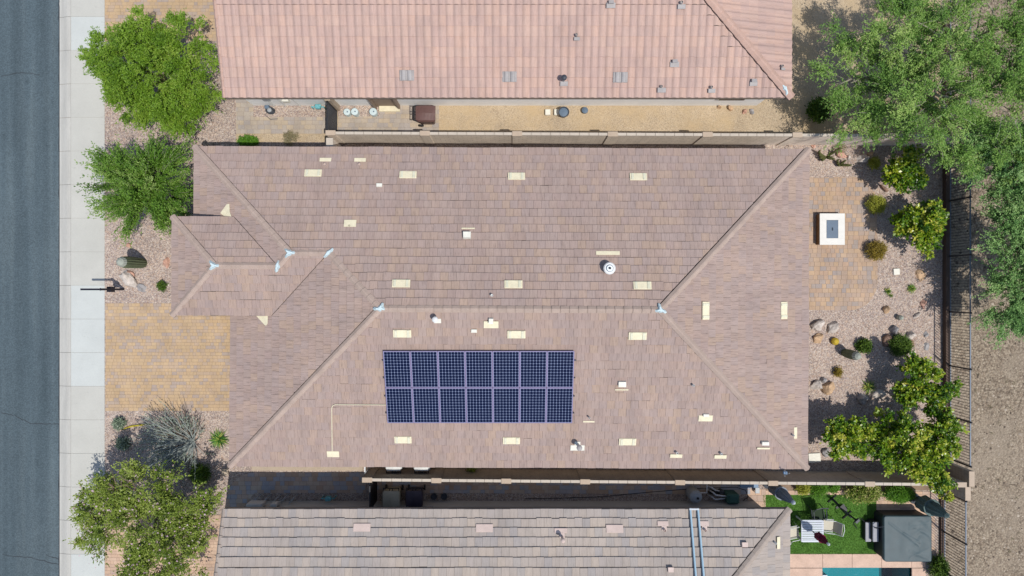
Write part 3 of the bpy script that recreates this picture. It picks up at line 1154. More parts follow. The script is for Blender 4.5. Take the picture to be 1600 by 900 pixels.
# walls
wl = MB()
wallpoly = [(XW + .5, YS + .45), (XE - .5, YS + .45), (XE - .5, YN - .45), (XNW + .5, YN - .45), (XNW + .5, NY - .4), (XW + .5, NY - .4)]
wl.prism(wallpoly, 0, ZE - .19)
wl.obj('wall', M['stucco'], house)
ew = MB()
ew.prism(rect(EX0 + .35, EY + .35, va[0], NY - .35), ZE - .3, ZE2 - .17)
for x, y in ((EX0 + .55, EY + .55), (EX0 + .55, NY - .55)):
    ew.prism(rect(x - .22, y - .22, x + .22, y + .22), 0, ZE2 - .17)
ew.obj('entry_porch', M['stucco'], house)
gd = MB().box((XW + .49, -4.6, 1.1), (.06, 4.9, 2.15)).obj('garage_door', M['fascia'], house)
for k in range(1, 4):
    MB().box((XW + .455, -4.6, .55 * k), (.015, 4.9, .02)).obj('panel_joint', M['dark'], gd)
for x, y, sx, sy in ((XE - .49, 2.0, .06, 2.4), (XE - .49, -3.5, .06, 1.6), (-3, YS + .44, 1.5, .06), (4, YS + .44, 1.2, .06), (2, YN - .44, 1.5, .06), (-8, YN - .44, 1.2, .06)):
    f_ = MB().box((x, y, 1.5), (sx, sy, 1.2)).obj('window', M['white_plastic'], house)
    MB().box((x, y, 1.5), (sx * .9 if sx > .1 else .075, sy * .9 if sy > .1 else .075, 1.05)).obj('pane', M['solar_cell'], f_)
MB().box((va[0] - 1.5, 1.0, 1.1), (.06, 1.0, 2.1)).obj('front_door', M['brown_wood'], house)

# flush attic vents
vent_mesh = {}


def flush_vent(pl, px, py, parent, mat, ribs=True, wv=.70, lv=.315, vertical=False):
    key = (mat.name, wv, lv)
    if key not in vent_mesh:
        vent_mesh[key] = (MB().bevbox((0, 0, .07), (wv, lv, .06), .012).mesh('vent', mat),
                          MB().bevbox((0, 0, .112), (wv * .15, lv * .92, .024), .008).mesh('louvre', M['cream_shade']))
    p = pl.at_px(px, py)
    Fm = pl.frame(p)
    o = place('vent', vent_mesh[key][0], Fm, parent)
    if ribs:
        for s_ in (-.34, .34):
            r = bpy.data.objects.new('louvre', vent_mesh[key][1])
            r.parent = o
            r.location = (s_ * wv, 0, 0)
            COL.objects.link(r)
    return o


for x, y in ((489, 273), (637, 275), (806, 276.5), (996, 276.5), (627, 444.5), (802, 445), (1003, 446)):
    flush_vent(pA, x, y, house, M['cream'])
for x, y in ((629, 521), (807, 521.5), (996, 523), (631, 686.5), (800, 687), (981, 688)):
    flush_vent(pC, x, y, house, M['cream'])
for x, y in ((1101, 484), (1223, 483)):
    flush_vent(pB, x, y, house, M['cream'])


def plate(pl, px, py, wpx, hpx, parent, mat, name='flashing', h=.07):
    """sheet metal flashing lying on the slope, size given in picture pixels"""
    p = pl.at_px(px, py)
    s_ = (H - p.z) / F
    a, b_ = (wpx * s_, hpx * s_ * 1.05)
    if abs(pl.up.x) > .5:
        a, b_ = b_, a
    return MB().bevbox((0, 0, h - .006), (a, b_, .03), .006, M=pl.frame(p)).obj(name, mat, parent)


def pipe(pl, px, py, r, h, parent, mat, cap=None, name='vent_pipe'):
    p = pl.at_px(px, py)
    mb = MB().lathe(p, [(r, -.05), (r, h), (r * .75, h + .01), (r * .72, h - .06)], 12)
    o = mb.obj(name, mat, parent, smooth=False)
    if cap:
        MB().lathe(p, [(r * .9, h + .01), (r * 1.9, h + .02), (r * 1.9, h + .09), (r * 1.2, h + .13), (.01, h + .15)], 14).obj('cap', cap, o)
    return o


def hood(pl, px, py, wpx, hpx, hh, parent, mat):
    """box vent with a sloping hood"""
    p = pl.at_px(px, py)
    s_ = (H - p.z) / F
    a, b_ = wpx * s_ / 2, hpx * s_ / 2
    if abs(pl.up.x) > .5:
        a, b_ = b_, a
    Fm = pl.frame(p)
    co = [(-a, -b_, .02), (a, -b_, .02), (a, b_, .02), (-a, b_, .02), (-a, -b_, hh), (a, -b_, hh), (a * .95, b_, hh * .8), (-a * .95, b_, hh * .8)]
    return MB().add([Fm @ Vector(c) for c in co], [(0, 3, 2, 1), (4, 5, 6, 7), (0, 1, 5, 4), (1, 2, 6, 5), (2, 3, 7, 6), (3, 0, 4, 7)]).obj('box_vent', mat, parent)


for x in (508, 562):
    plate(pA, x, 252, 18, 6, house, M['cream'])
    pipe(pA, x, 259, .05, .22, house, M['pinkish_vent'])
hood(pA, 592.5, 292, 9, 5, .14, house, M['cream_pale'])
fl = plate(pA, 547, 351, 19, 11, house, M['cream'])
pipe(pA, 546, 354, .035, .09, house, M['dark'])
plate(pA, 731, 358, 21, 2, house, M['cream'])
hood(pA, 729.5, 370, 12, 9, .24, house, M['cream_pale'])
plate(pA, 949, 395.5, 37, 6, house, M['cream'])
# round turbine vent
p = pA.at_px(950, 419)
tv = MB().lathe(p, [(.17, -.06), (.17, .28), (.22, .3)], 20).obj('turbine_vent', M['galv'], house)
MB().lathe(p, [(.1, .3), (.23, .33), (.235, .37), (.2, .41), (.2, .42)], 24).obj('hood', M['pipe_white'], tv)
MB().lathe(p, [(.135, .415), (.14, .45), (.11, .47)], 20).obj('ring', M['galv'], tv)
MB().lathe(p, [(.05, .46), (.05, .52), (.01, .53)], 12).obj('knob', M['charcoal'], tv)
pipe(pA, 768.5, 461.5, .05, .22, house, M['pipe_white'])
pl_ = plate(pC, 684, 501, 11, 7, house, M['cream_pale'])
pipe(pC, 682, 499, .06, .42, house, M['pipe_grey'], M['pipe_white'])
plate(pC, 767.5, 506.5, 23, 11, house, M['cream'])
hood(pC, 767.5, 499, 7, 8, .26, house, M['cream_pale'])
hood(pC, 741, 516, 9, 5, .12, house, M['cream_pale'])
hood(pC, 972, 597, 12, 8, .2, house, M['cream_pale'])
plate(pC, 971.5, 607, 21, 2, house, M['cream'])
plate(pC, 920.5, 657, 18, 2.4, house, M['cream'])
pipe(pC, 920.5, 650.5, .035, .3, house, M['pipe_white'])
pipe(pC, 1082, 600, .045, .24, house, M['pipe_white'])
plate(pC, 1102.5, 651, 22, 10, house, M['cream'])
hood(pC, 1103, 645.5, 9, 4, .16, house, M['cream_pale'])
plate(pC, 903, 698, 22, 9, house, M['cream_pale'])
plate(pC, 903, 691, 9, 6, house, M['cream_pale'])
pipe(pC, 904, 694, .06, .55, house, M['pipe_white'], M['pipe_grey'])
for x, y in ((1057, 710), (1126, 711)):
    plate(pC, x, y, 19, 6, house, M['cream'])
    pipe(pC, x, y - 5, .05, .24, house, M['pipe_white'])
hood(pC, 1195, 688, 11, 5, .2, house, M['cream_pale'])
plate(pC, 1193, 697.5, 20, 3, house, M['cream'])
plate(pB, 1242, 674, 6, 17, house, M['cream'])
pipe(pB, 1238, 677, .035, .22, house, M['pipe_white'])
# conduit from the solar panels
plate(pC, 522, 709.5, 19, 10, house, M['cream'])
c_ = [pC.at_px(x, y, .1) for x, y in ((604, 633.5), (524, 633.5), (520, 635.5), (519, 639), (520, 706))]
MB().tube(c_, .017, 6).obj('conduit', M['cream'], house)


def pan(pts, parent):
    """cream valley outlet spilling on the lower slope"""
    return MB().add(pts + [p - Vector((0, 0, .03)) for p in pts],
                    [tuple(range(len(pts)))] + [(i, len(pts) + i, len(pts) + (i + 1) % len(pts), (i + 1) % len(pts)) for i in range(len(pts))]).obj('valley_outlet', M['cream'], parent)


q = [(343.5, 335), (353.5, 321), (357.5, 320.5), (358, 333), (361, 340.5), (350, 340)]
pan([pE.at_px(x, y, .085) for x, y in q][::-1], house)
q = [(400.5, 495.5), (404, 492), (418.5, 492), (418, 507), (416, 510.5), (414, 510)]
pan([pD.at_px(x, y, .085) for x, y in q][::-1], house)


def blob(c, r, h, parent, mat, name, lobes):
    """irregular trowelled patch: star outline with a domed middle"""
    mb = MB()
    n = 20
    ph = random.uniform(0, 6)
    rr = []
    for i in range(n):
        a = 2 * math.pi * i / n
        k = .42
        for la in lobes:
            dd = math.cos(a - la)
            if dd > 0:
                k = max(k, dd ** 5)
        rr.append(r * k * random.uniform(.9, 1.1))
    vs = [(c[0], c[1], c[2] + h)]
    for f_, z in ((.5, h * .8), (1.0, -.09)):
        for i in range(n):
            a = 2 * math.pi * i / n
            vs.append((c[0] + rr[i] * f_ * math.cos(a), c[1] + rr[i] * f_ * math.sin(a), c[2] + z * 1.0))
    fs = [(0, 1 + i, 1 + (i + 1) % n) for i in range(n)] + [(1 + i, 1 + n + i, 1 + n + (i + 1) % n, 1 + (i + 1) % n) for i in range(n)]
    mb.add(vs, fs)
    return mb.obj(name, mat, parent)


R_ = math.radians
for (p2, z), lobes in ((((ep), ZEP), (R_(0), R_(135), R_(225))), ((ej, ZEP), (R_(80), R_(250))), ((nwp, ZP), (R_(0), R_(140), R_(225))),
                       ((nwe, ZP), (R_(45), R_(225))), ((rW, ZR), (R_(0), R_(60), R_(180))), ((rE, ZR), (R_(100), R_(190), R_(340)))):
    blob((p2[0], p2[1], z + .13), .27, .05, house, M['mastic'], 'mortar_patch', lobes)
house.rotation_euler.z = -.0045

# ---- solar panels
pc = pC.at_px(749, 604.5, .13)
Fm = pC.frame(pc)
solar = thing('solar_array', 'dark blue solar array of two rows of seven panels on the middle roof', 'solar panels', pc)
solar.rotation_euler.z = 0
PW, PL_ = 1.045, 1.556
frame_me = MB()
for x, y, a, b_ in ((0, PL_ / 2 - .012, PW, .026), (0, -PL_ / 2 + .012, PW, .026), (PW / 2 - .012, 0, .026, PL_ - .052), (-PW / 2 + .012, 0, .026, PL_ - .052)):
    frame_me.box((x, y, 0), (a, b_, .045))
frame_me = frame_me.mesh('frame', M['alu'])
sheet_me = MB().box((0, 0, -.002), (PW - .05, PL_ - .05, .03)).mesh('backsheet', M['backsheet'])
cells = MB()
cw, cl = (PW - .065) / 8, (PL_ - .065) / 12
for i in range(8):
    for j in range(12):
        x = -(PW - .065) / 2 + cw * (i + .5)
        y = -(PL_ - .065) / 2 + cl * (j + .5)
        a, b_, k = cw / 2 - .0042, cl / 2 - .0042, .016
        cells.add([(x + sx, y + sy, .0165) for sx, sy in ((a - k, -b_), (a, -b_ + k), (a, b_ - k), (a - k, b_), (-a + k, b_), (-a, b_ - k), (-a, -b_ + k), (-a + k, -b_))], [tuple(range(8))])
cells_me = cells.mesh('cells', M['solar_cell'])
for r_ in range(2):
    for c_ in range(7):
        L_ = Matrix.Translation(((c_ - 3) * (PW + .014), (r_ - .5) * (PL_ + .02), .06))
        o = place('solar_panel', sheet_me, Fm @ L_, solar)
        for nm, me in (('frame', frame_me), ('cells', cells_me)):
            s_ = bpy.data.objects.new(nm, me)
            s_.parent = o
            COL.objects.link(s_)
            if nm == 'cells':
                s_['kind'] = 'stuff'
for y in (-1.15, -.4, .4, 1.15):
    MB().box((0, y, 0), (7.55, .04, .05), M=Fm).obj('rail', M['charcoal'], solar)
for y in (-1.15, -.4, .4, 1.15):
    for x in (-3.4, -1.7, 0, 1.7, 3.4):
        MB().box((x, y, -.075), (.06, .06, .1), M=Fm).obj('bracket', M['charcoal'], solar)

# ---- neighbour to the north: pink barrel tiles
S2 = .25
NE = 7.86
NXW, NXE = -11.9, 11.56
ND = 6.6
nr = (NXE - ND, NE + ND)
nA = Plane([(NXW, NE), (NXE, NE), nr, (NXW, NE + ND)], (0, NE), (0, 1), S2, ZE)
nB = Plane([(NXE, NE), (NXE, NE + 2 * ND), nr], (NXE, 0), (-1, 0), S2, ZE)
nC = Plane([(NXW, NE + 2 * ND), (NXW, NE + ND), nr, (NXE, NE + 2 * ND)], (0, NE + 2 * ND), (0, -1), S2, ZE)
nplanes = [(nA, M['pink_y']), (nB, M['pink_x']), (nC, M['pink_y'])]
nhouse = thing('house', 'house with pink barrel tile roof along the top edge', 'house', (0, NE + ND, 0))
mb = MB()
roof_deck(nplanes, None, ZE, mb)
mb.sheet(rect(NXW, NE, NXE, NE + 2 * ND)[::-1], ZE - .2)
mb.add([(NXW, NE, ZE - .2), (NXW, NE, ZE), (NXW, NE + ND, ZE + ND * S2), (NXW, NE + 2 * ND, ZE), (NXW, NE + 2 * ND, ZE - .2)], [(0, 1, 2, 3, 4)])
nroof = mb.obj('roof', M['deck'], nhouse)
fascia(rect(NXW, NE, NXE, NE + 2 * ND), ZE, .2, nroof)
trim(nA, (NXE, NE), nr, .2)
barrel_tiles(nplanes, nroof, .308, .40)
ZN = ZE + ND * S2
caps((NXE, NE, ZE), (*nr, ZN), nroof, M['pink_cap'], .34, .05, .1)
caps((NXE, NE + 2 * ND, ZE), (*nr, ZN), nroof, M['pink_cap'], .34, .05, .1)
caps((NXW, NE + ND, ZN), (*nr, ZN), nroof, M['pink_cap'], .34, .05, .1)
caps((NXW + .02, NE, ZE - .02), (NXW + .02, NE + ND, ZN - .02), nroof, M['pink_cap'], .2, .05, .06)
NWY = 8.28
MB().prism(rect(-11.72, NWY, 11.1, NE + 2 * ND - .4), 0, ZE - .19).obj('wall', M['stucco_white'], nhouse)
d_ = MB().box((P(606, 164).x, NWY - .02, 1.05), (.95, .06, 2.1)).obj('door', M['fascia'], nhouse)
MB().box((P(606, 164).x + .53, NWY - .09, 1.1), (.08, .2, 2.2)).obj('jamb', M['fascia'], d_)
MB().box((P(606, 164).x - .53, NWY - .09, 1.1), (.08, .2, 2.2)).obj('jamb', M['fascia'], d_)
MB().bevbox((P(609, 165).x, NWY - .12, .06), (.95, .34, .12), .02).obj('threshold', M['cream'], nhouse)
f_ = MB().box((P(1130, 160).x, NWY - .03, 1.6), (1.2, .06, 1.1)).obj('window', M['white_plastic'], nhouse)
MB().box((P(1130, 160).x, NWY - .04, 1.6), (1.1, .06, 1.0)).obj('pane', M['solar_cell'], f_)
# pipes on the wall and electric box
for px in (430, 447, 470):
    MB().tube([(P(px, 160).x, NWY - .05, .1), (P(px, 160).x, NWY - .05, 1.3)], .03, 6).obj('wall_pipe', M['pipe_white'], nhouse)
MB().bevbox((P(432, 160).x, NWY - .07, 1.4), (.28, .14, .4), .02).obj('meter_box', M['steel_pale'], nhouse)
MB().bevbox((P(458, 160).x, NWY - .06, 1.0), (.3, .12, .3), .02).obj('meter_box', M['cream_pale'], nhouse)
for x, y in ((636, 118), (796, 120), (969, 121)):
    p = nA.at_px(x, y)
    Fv = nA.frame(p)
    o = MB().bevbox((0, 0, .06), (.6, .42, .06), .02, M=Fv).obj('vent', M['pipe_grey'], nhouse)
    for s_ in (-.13, .13):
        t = MB()
        vs = []
        for yy in (-.2, .2):
            for k in range(7):
                a = math.pi * k / 6
                vs.append(Fv @ Vector((s_ + .11 * math.cos(a), yy, .07 + .09 * math.sin(a))))
        t.add(vs, [(k, k + 1, 7 + k + 1, 7 + k) for k in range(6)] + [tuple(range(7)), tuple(range(13, 6, -1))])
        t.obj('louvre', M['pipe_grey'], o)
for x, y, r, h_, sz in ((954, 9, .09, .25, 14), (1064, 11, .06, .25, 12), (901, 61, .05, .25, 9), (1053, 101, .07, .2, 14), (881, 131, .06, .45, 12), (1033, 141, .05, .22, 13), (1111, 142, .05, .22, 11), (1176, 131, .07, .2, 12), (1221, 109, .05, .2, 7)):
    pl = nB if x > 1215 else nA
    plate(pl, x, y, sz, sz * .55, nhouse, M['pipe_grey'], h=.12)
    if r >= .07:
        hood(pl, x, y - 5, 8, 5, .26, nhouse, M['pipe_grey'])
    else:
        pipe(pl, x - 1, y - 4, r, h_, nhouse, M['pipe_grey'], M['charcoal'] if x == 881 else None)
blob((NXE - .35, NE + .35, ZE + .22), .3, .05, nhouse, M['mastic'], 'mortar_patch', (R_(135), R_(300)))

# ---- neighbour to the south: grey flat tiles
S3 = 1 / 3
SE_ = -9.12
SXW, SXE = -11.92, 11.48
sr = (SXE - ND, SE_ - ND)
sA = Plane([(SXW, SE_), (SXE, SE_), sr, (SXW, SE_ - ND)], (0, SE_), (0, -1), S3, ZE)
sB = Plane([(SXE, SE_), (SXE, SE_ - 2 * ND), sr], (SXE, 0), (-1, 0), S3, ZE)
sC = Plane([(SXW, SE_ - 2 * ND), (SXW, SE_ - ND), sr, (SXE, SE_ - 2 * ND)], (0, SE_ - 2 * ND), (0, 1), S3, ZE)
splanes = [(sA, M['grey_y']), (sB, M['grey_x']), (sC, M['grey_y'])]
shouse = thing('house', 'house with grey flat tile roof along the bottom edge', 'house', (0, SE_ - ND, 0))
mb = MB()
roof_deck(splanes, None, ZE, mb)
mb.sheet(rect(SXW, SE_ - 2 * ND, SXE, SE_)[::-1], ZE - .2)
mb.add([(SXW, SE_, ZE - .2), (SXW, SE_, ZE), (SXW, SE_ - ND, ZE + ND * S3), (SXW, SE_ - 2 * ND, ZE), (SXW, SE_ - 2 * ND, ZE - .2)], [(0, 1, 2, 3, 4)])
sroof = mb.obj('roof', M['deck'], shouse)
fascia(rect(SXW, SE_ - 2 * ND, SXE, SE_), ZE, .2, sroof)
trim(sA, (SXE, SE_), sr, .17)
flat_roof_tiles(splanes, sroof, .315, .375, .08, .024)
ZS = ZE + ND * S3
caps((SXE, SE_, ZE), (*sr, ZS), sroof, M['grey_cap'], .28, .04, .07)
caps((SXE, SE_ - 2 * ND, ZE), (*sr, ZS), sroof, M['grey_cap'], .28, .04, .07)
caps((SXW, SE_ - ND, ZS), (*sr, ZS), sroof, M['grey_cap'], .28, .05, .07)
caps((SXW + .03, SE_, ZE - .01), (SXW + .03, SE_ - ND, ZS - .01), sroof, M['grey_cap'], .2, .05, .05)
SWY = -9.66
MB().prism(rect(-11.5, SE_ - 2 * ND + .5, 11.0, SWY), 0, ZE - .19).obj('wall', M['stucco_grey'], shouse)
for x, y in ((566, 824), (757, 825), (960, 826)):
    flush_vent(sA, x, y, shouse, M['pinkish_vent'], ribs=False)
for x, y, h_ in ((876, 829, .5), (1035, 818, .25), (1098, 818, .25)):
    plate(sA, x, y, 20 if x < 900 else 17, 7, shouse, M['pinkish_vent'], h=.1)
    plate(sA, x + 2, y + 7, 8, 7, shouse, M['pinkish_vent'], h=.1)
    pipe(sA, x + 2, y + 8, .05, h_, shouse, M['pinkish_vent'], M['pinkish_vent'] if x < 900 else None)
hood(sA, 1162, 851, 9, 7, .2, shouse, M['pinkish_vent'])
hood(sA, 1047, 890, 9, 7, .2, shouse, M['pinkish_vent'])
plate(sB, 1214, 847, 6, 18, shouse, M['cream'], h=.1)
pipe(sB, 1209, 846, .04, .25, shouse, M['pipe_white'])
f_ = MB().box((-4, SWY + .03, 1.5), (1.2, .06, 1.0)).obj('window', M['white_plastic'], shouse)
MB().box((-4, SWY + .04, 1.5), (1.1, .06, .9)).obj('pane', M['solar_cell'], f_)
# pool solar pipes lying on the roof
for x0, x1 in ((1078.5, 1084), (1090.5, 1096)):
    a = sA.at_px(x0, 794, .16)
    b_ = Vector((a.x + .02, SE_ - 4.5, sA.z_at(a.x, SE_ - 4.5) + .16))
    MB().tube([a, b_], .042, 8).obj('solar_pipe', M['blue_pipe'], shouse)
MB().tube([sA.at_px(1077, 795.5, .17), sA.at_px(1092, 795.5, .17)], .042, 8).obj('solar_pipe_header', M['pvc'], shouse)


# ------------------------------------------------------------------ walls and fences
def block_wall(name, label, p0, p1, h, pillars, group=None, th=.11, pw=.43, bm_='block'):
    p0 = Vector(p0)
    p1 = Vector(p1)
    t = (p1 - p0).normalized()
    n = Vector((-t.y, t.x))
    ang = math.atan2(t.y, t.x)
    root = thing(name, label, 'wall', ((p0.x + p1.x) / 2, (p0.y + p1.y) / 2, 0), group)
    Lw = (p1 - p0).length
    ps = sorted(pillars)
    ends = []
    for s_ in ps:
        c = p0 + t * s_
        o = MB().box((c.x, c.y, h / 2), (pw * .92, .19, h + .02), ang).obj('pillar', M[bm_], root)
        MB().bevbox((c.x, c.y, h + .055), (pw, .22, .07), .012, ang).obj('pillar_cap', M['pilcap'], o)
    cuts = [0] + ps + [Lw]
    capme = MB().bevbox((0, 0, .025), (.39, .125, .05), .006).mesh('cap_block', M['wallcap'])
    for a, b_ in zip(cuts[:-1], cuts[1:]):
        a2 = a + (pw * .44 if a in ps else 0)
        b2 = b_ - (pw * .44 if b_ in ps else 0)
        if b2 - a2 < .15:
            continue
        c = p0 + t * (a2 + b2) / 2
        pan_ = MB().box((c.x, c.y, h / 2), (b2 - a2, th, h), ang).obj('wall_panel', M[bm_], root)
        m_ = max(1, int(round((b2 - a2) / .4)))
        st = (b2 - a2) / m_
        for k in range(m_):
            q_ = p0 + t * (a2 + st * (k + .5))
            place('cap_block', capme, Matrix.Translation((q_.x, q_.y, h + random.uniform(0, .004))) @ Matrix.Rotation(ang, 4, 'Z') @ Matrix.Diagonal((st / .4 * .995, 1, 1, 1)), pan_)
    return root


WH = 1.75
wn0 = P(509, 208, WH)
wn1 = Vector((FENCE_X + .1, P(1500, 212.5, WH).y, 0))
pil = [P(x, 208, WH).x - wn0.x for x in (517, 664, 808, 957, 1105, 1245, 1392)]
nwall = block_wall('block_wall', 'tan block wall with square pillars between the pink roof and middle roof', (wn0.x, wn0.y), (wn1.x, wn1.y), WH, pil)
# return towards the house
rx = P(515, 210, WH).x
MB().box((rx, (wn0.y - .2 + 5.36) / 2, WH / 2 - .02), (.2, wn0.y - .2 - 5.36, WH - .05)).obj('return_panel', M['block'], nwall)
MB().bevbox((rx, (wn0.y - .2 + 5.36) / 2, WH - .01), (.3, wn0.y - .2 - 5.36, .06), .01).obj('return_cap', M['wallcap'], nwall)

ws0 = P(566, 749.2, WH)
ws1 = P(1510, 756.8, WH)
tt = Vector((ws1.x - ws0.x, ws1.y - ws0.y)).normalized()
pil = [(P(x, 750, WH).x - ws0.x) / tt.x for x in (574, 682, 791, 914, 1062, 1207, 1358, 1501)]
swall = block_wall('block_wall', 'tan block wall in shade between the middle roof and grey roof', (ws0.x, ws0.y), (ws1.x, ws1.y), WH, pil, bm_='block_shaded')


def iron_fence(label, x, y0, y1, z0, h, posts, group):
    root = thing('iron_fence', label, 'fence', (x, (y0 + y1) / 2, z0), group)
    L = abs(y1 - y0)
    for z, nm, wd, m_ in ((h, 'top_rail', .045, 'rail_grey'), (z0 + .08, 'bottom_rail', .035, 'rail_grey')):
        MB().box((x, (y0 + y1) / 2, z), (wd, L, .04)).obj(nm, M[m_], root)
    for y in posts:
        o = MB().box((x, y, (z0 + h + .06) / 2), (.06, .06, h + .06 - z0)).obj('post', M['iron'], root)
        MB().lathe((x, y, h + .06), [(.035, -.02), (.045, .01), (.01, .04)], 8).obj('finial', M['iron'], o)
    me = MB().box((0, 0, 0), (.018, .018, h - z0 - .12)).mesh('picket', M['iron'])
    n = int(L / .125)
    for k in range(n):
        y = min(y0, y1) + L * (k + .5) / n
        if min(abs(y - p) for p in posts) < .04:
            continue
        place('picket', me, Matrix.Translation((x, y, (z0 + h) / 2 + .02)), root)
    return root


FT = 1.66
fx = P(1516, 0, FT).x
posts = [P(0, y, FT).y for y in (-30, 52, 136, 222, 308, 398, 489, 577, 660, 729)]
bw = thing('low_wall', 'long low brown wall under the iron fence behind the gravel yard', 'wall', (FENCE_X, 1.5, -.14))
MB().box((FENCE_X, 2.5, .05), (.16, 20.2, .38)).obj('wall_panel', M['iron_brown'], bw)
MB().bevbox((FENCE_X, 2.5, .255), (.18, 20.2, .03), .005).obj('cap', M['iron_brown'], bw)
iron_fence('black iron picket fence behind the gravel yard of the middle house', fx, posts[-1], posts[0], .26, FT, posts, 'iron fences along the desert')
fx2 = P(1509, 0, FT).x
bw = thing('low_wall', 'short low brown wall under the iron fence beside the hot tub', 'wall', (fx2, -13, -.14))
MB().box((fx2 - .02, -13.0, .0), (.16, 8.0, .28)).obj('wall_panel', M['iron_brown'], bw)
posts2 = [P(0, y, FT).y for y in (783, 850, 915, 980)]
iron_fence('black iron picket fence behind the hot tub yard', fx2, posts2[0], posts2[-1], .15, FT, posts2, 'iron fences along the desert')
# solid end pieces where the block wall meets the fences
ew_ = thing('wall_end', 'solid stepped tan block wall end joining the two iron fences', 'wall', (19.6, -8.4, 0))
for x, y0, y1, h_ in ((fx + .02, -7.86, -8.52, 1.7), (fx2 + .05, -8.53, -9.12, 1.7)):
    o = MB().box((x, (y0 + y1) / 2, h_ / 2 - .1), (.2, y0 - y1, h_ + .1)).obj('wall_panel', M['block_shaded'], ew_)
    MB().bevbox((x + .01, (y0 + y1) / 2, h_ - .01), (.24, y0 - y1, .07), .01).obj('cap', M['pilcap'], o)


def gate(label, x, y0, y1, h_, mat, fr):
    root = thing('gate', label, 'gate', (x, (y0 + y1) / 2, 0))
    L = abs(y1 - y0)
    ym = (y0 + y1) / 2
    MB().box((x, ym, h_), (.05, L, .05)).obj('top_rail', fr, root)
    MB().box((x, ym, .12), (.05, L, .05)).obj('bottom_rail', fr, root)
    for y in (y0, y1):
        MB().box((x, y - math.copysign(.03, y - ym), h_ / 2 + .05), (.052, .05, h_ - .05)).obj('stile', fr, root)
    n = max(4, int(L / .11))
    for k in range(n):
        y = min(y0, y1) + .06 + (L - .12) * (k + .5) / n
        MB().box((x, y, h_ / 2 + .05), (.02, (L - .12) / n - .012, h_ - .2)).obj('slat', mat, root)
    return root


g_ = gate('dark slatted side gate between the pink roofed house and block wall', P(527, 180).x, wn0.y + .12, NWY - .25, 1.7, M['charcoal'], M['iron'])
MB().box((P(527, 180).x, NWY - .12, .85), (.25, .24, 1.7)).obj('gate_post', M['stucco'], g_)
gate('black side gate in shade beside the tan bin', -6.12, ws0.y - .26, SWY + .05, 1.6, M['black'], M['iron'])
gate('pale slatted side gate under the middle house eave', P(571, 740, 1.5).x, YS + .47, ws0.y + .22, 1.6, M['fascia'], M['pipe_white'])


# ------------------------------------------------------------------ plants
def unit(a):
    return a / np.maximum(np.linalg.norm(a, axis=-1, keepdims=True), 1e-9)


def quads_mesh(name, V, col, mat):
    """V: (N,4,3) quads"""
    n = len(V)
    me = bpy.data.meshes.new(name)
    me.vertices.add(4 * n)
    me.vertices.foreach_set('co', V.reshape(-1).astype(np.float32))
    me.loops.add(4 * n)
    me.loops.foreach_set('vertex_index', np.arange(4 * n, dtype=np.int32))
    me.polygons.add(n)
    me.polygons.foreach_set('loop_start', np.arange(0, 4 * n, 4, dtype=np.int32))
    at = me.attributes.new('tcol', 'FLOAT', 'FACE')
    at.data.foreach_set('value', col.astype(np.float32))
    me.materials.append(mat)
    me.update(calc_edges=True)
    return me


def leaf_quads(p, d, L, W, flat=.7):
    """diamond leaves at p along d"""
    n = len(p)
    d = unit(d)
    up = np.array([0, 0, 1.0]) + rng.normal(0, 1 - flat, (n, 3))
    s = unit(np.cross(d, up))
    L = L * rng.uniform(.6, 1.25, (n, 1))
    W = W * rng.uniform(.7, 1.2, (n, 1))
    nrm = np.cross(s, d)
    a = p
    c = p + d * L
    m = p + d * L * .45 + nrm * L * .06
    return np.stack([a, m + s * W, c, m - s * W], axis=1)


def link_mesh(name, me, parent, kind=None):
    o = bpy.data.objects.new(name, me)
    o.parent = parent
    COL.objects.link(o)
    if kind:
        o['kind'] = kind
    return o


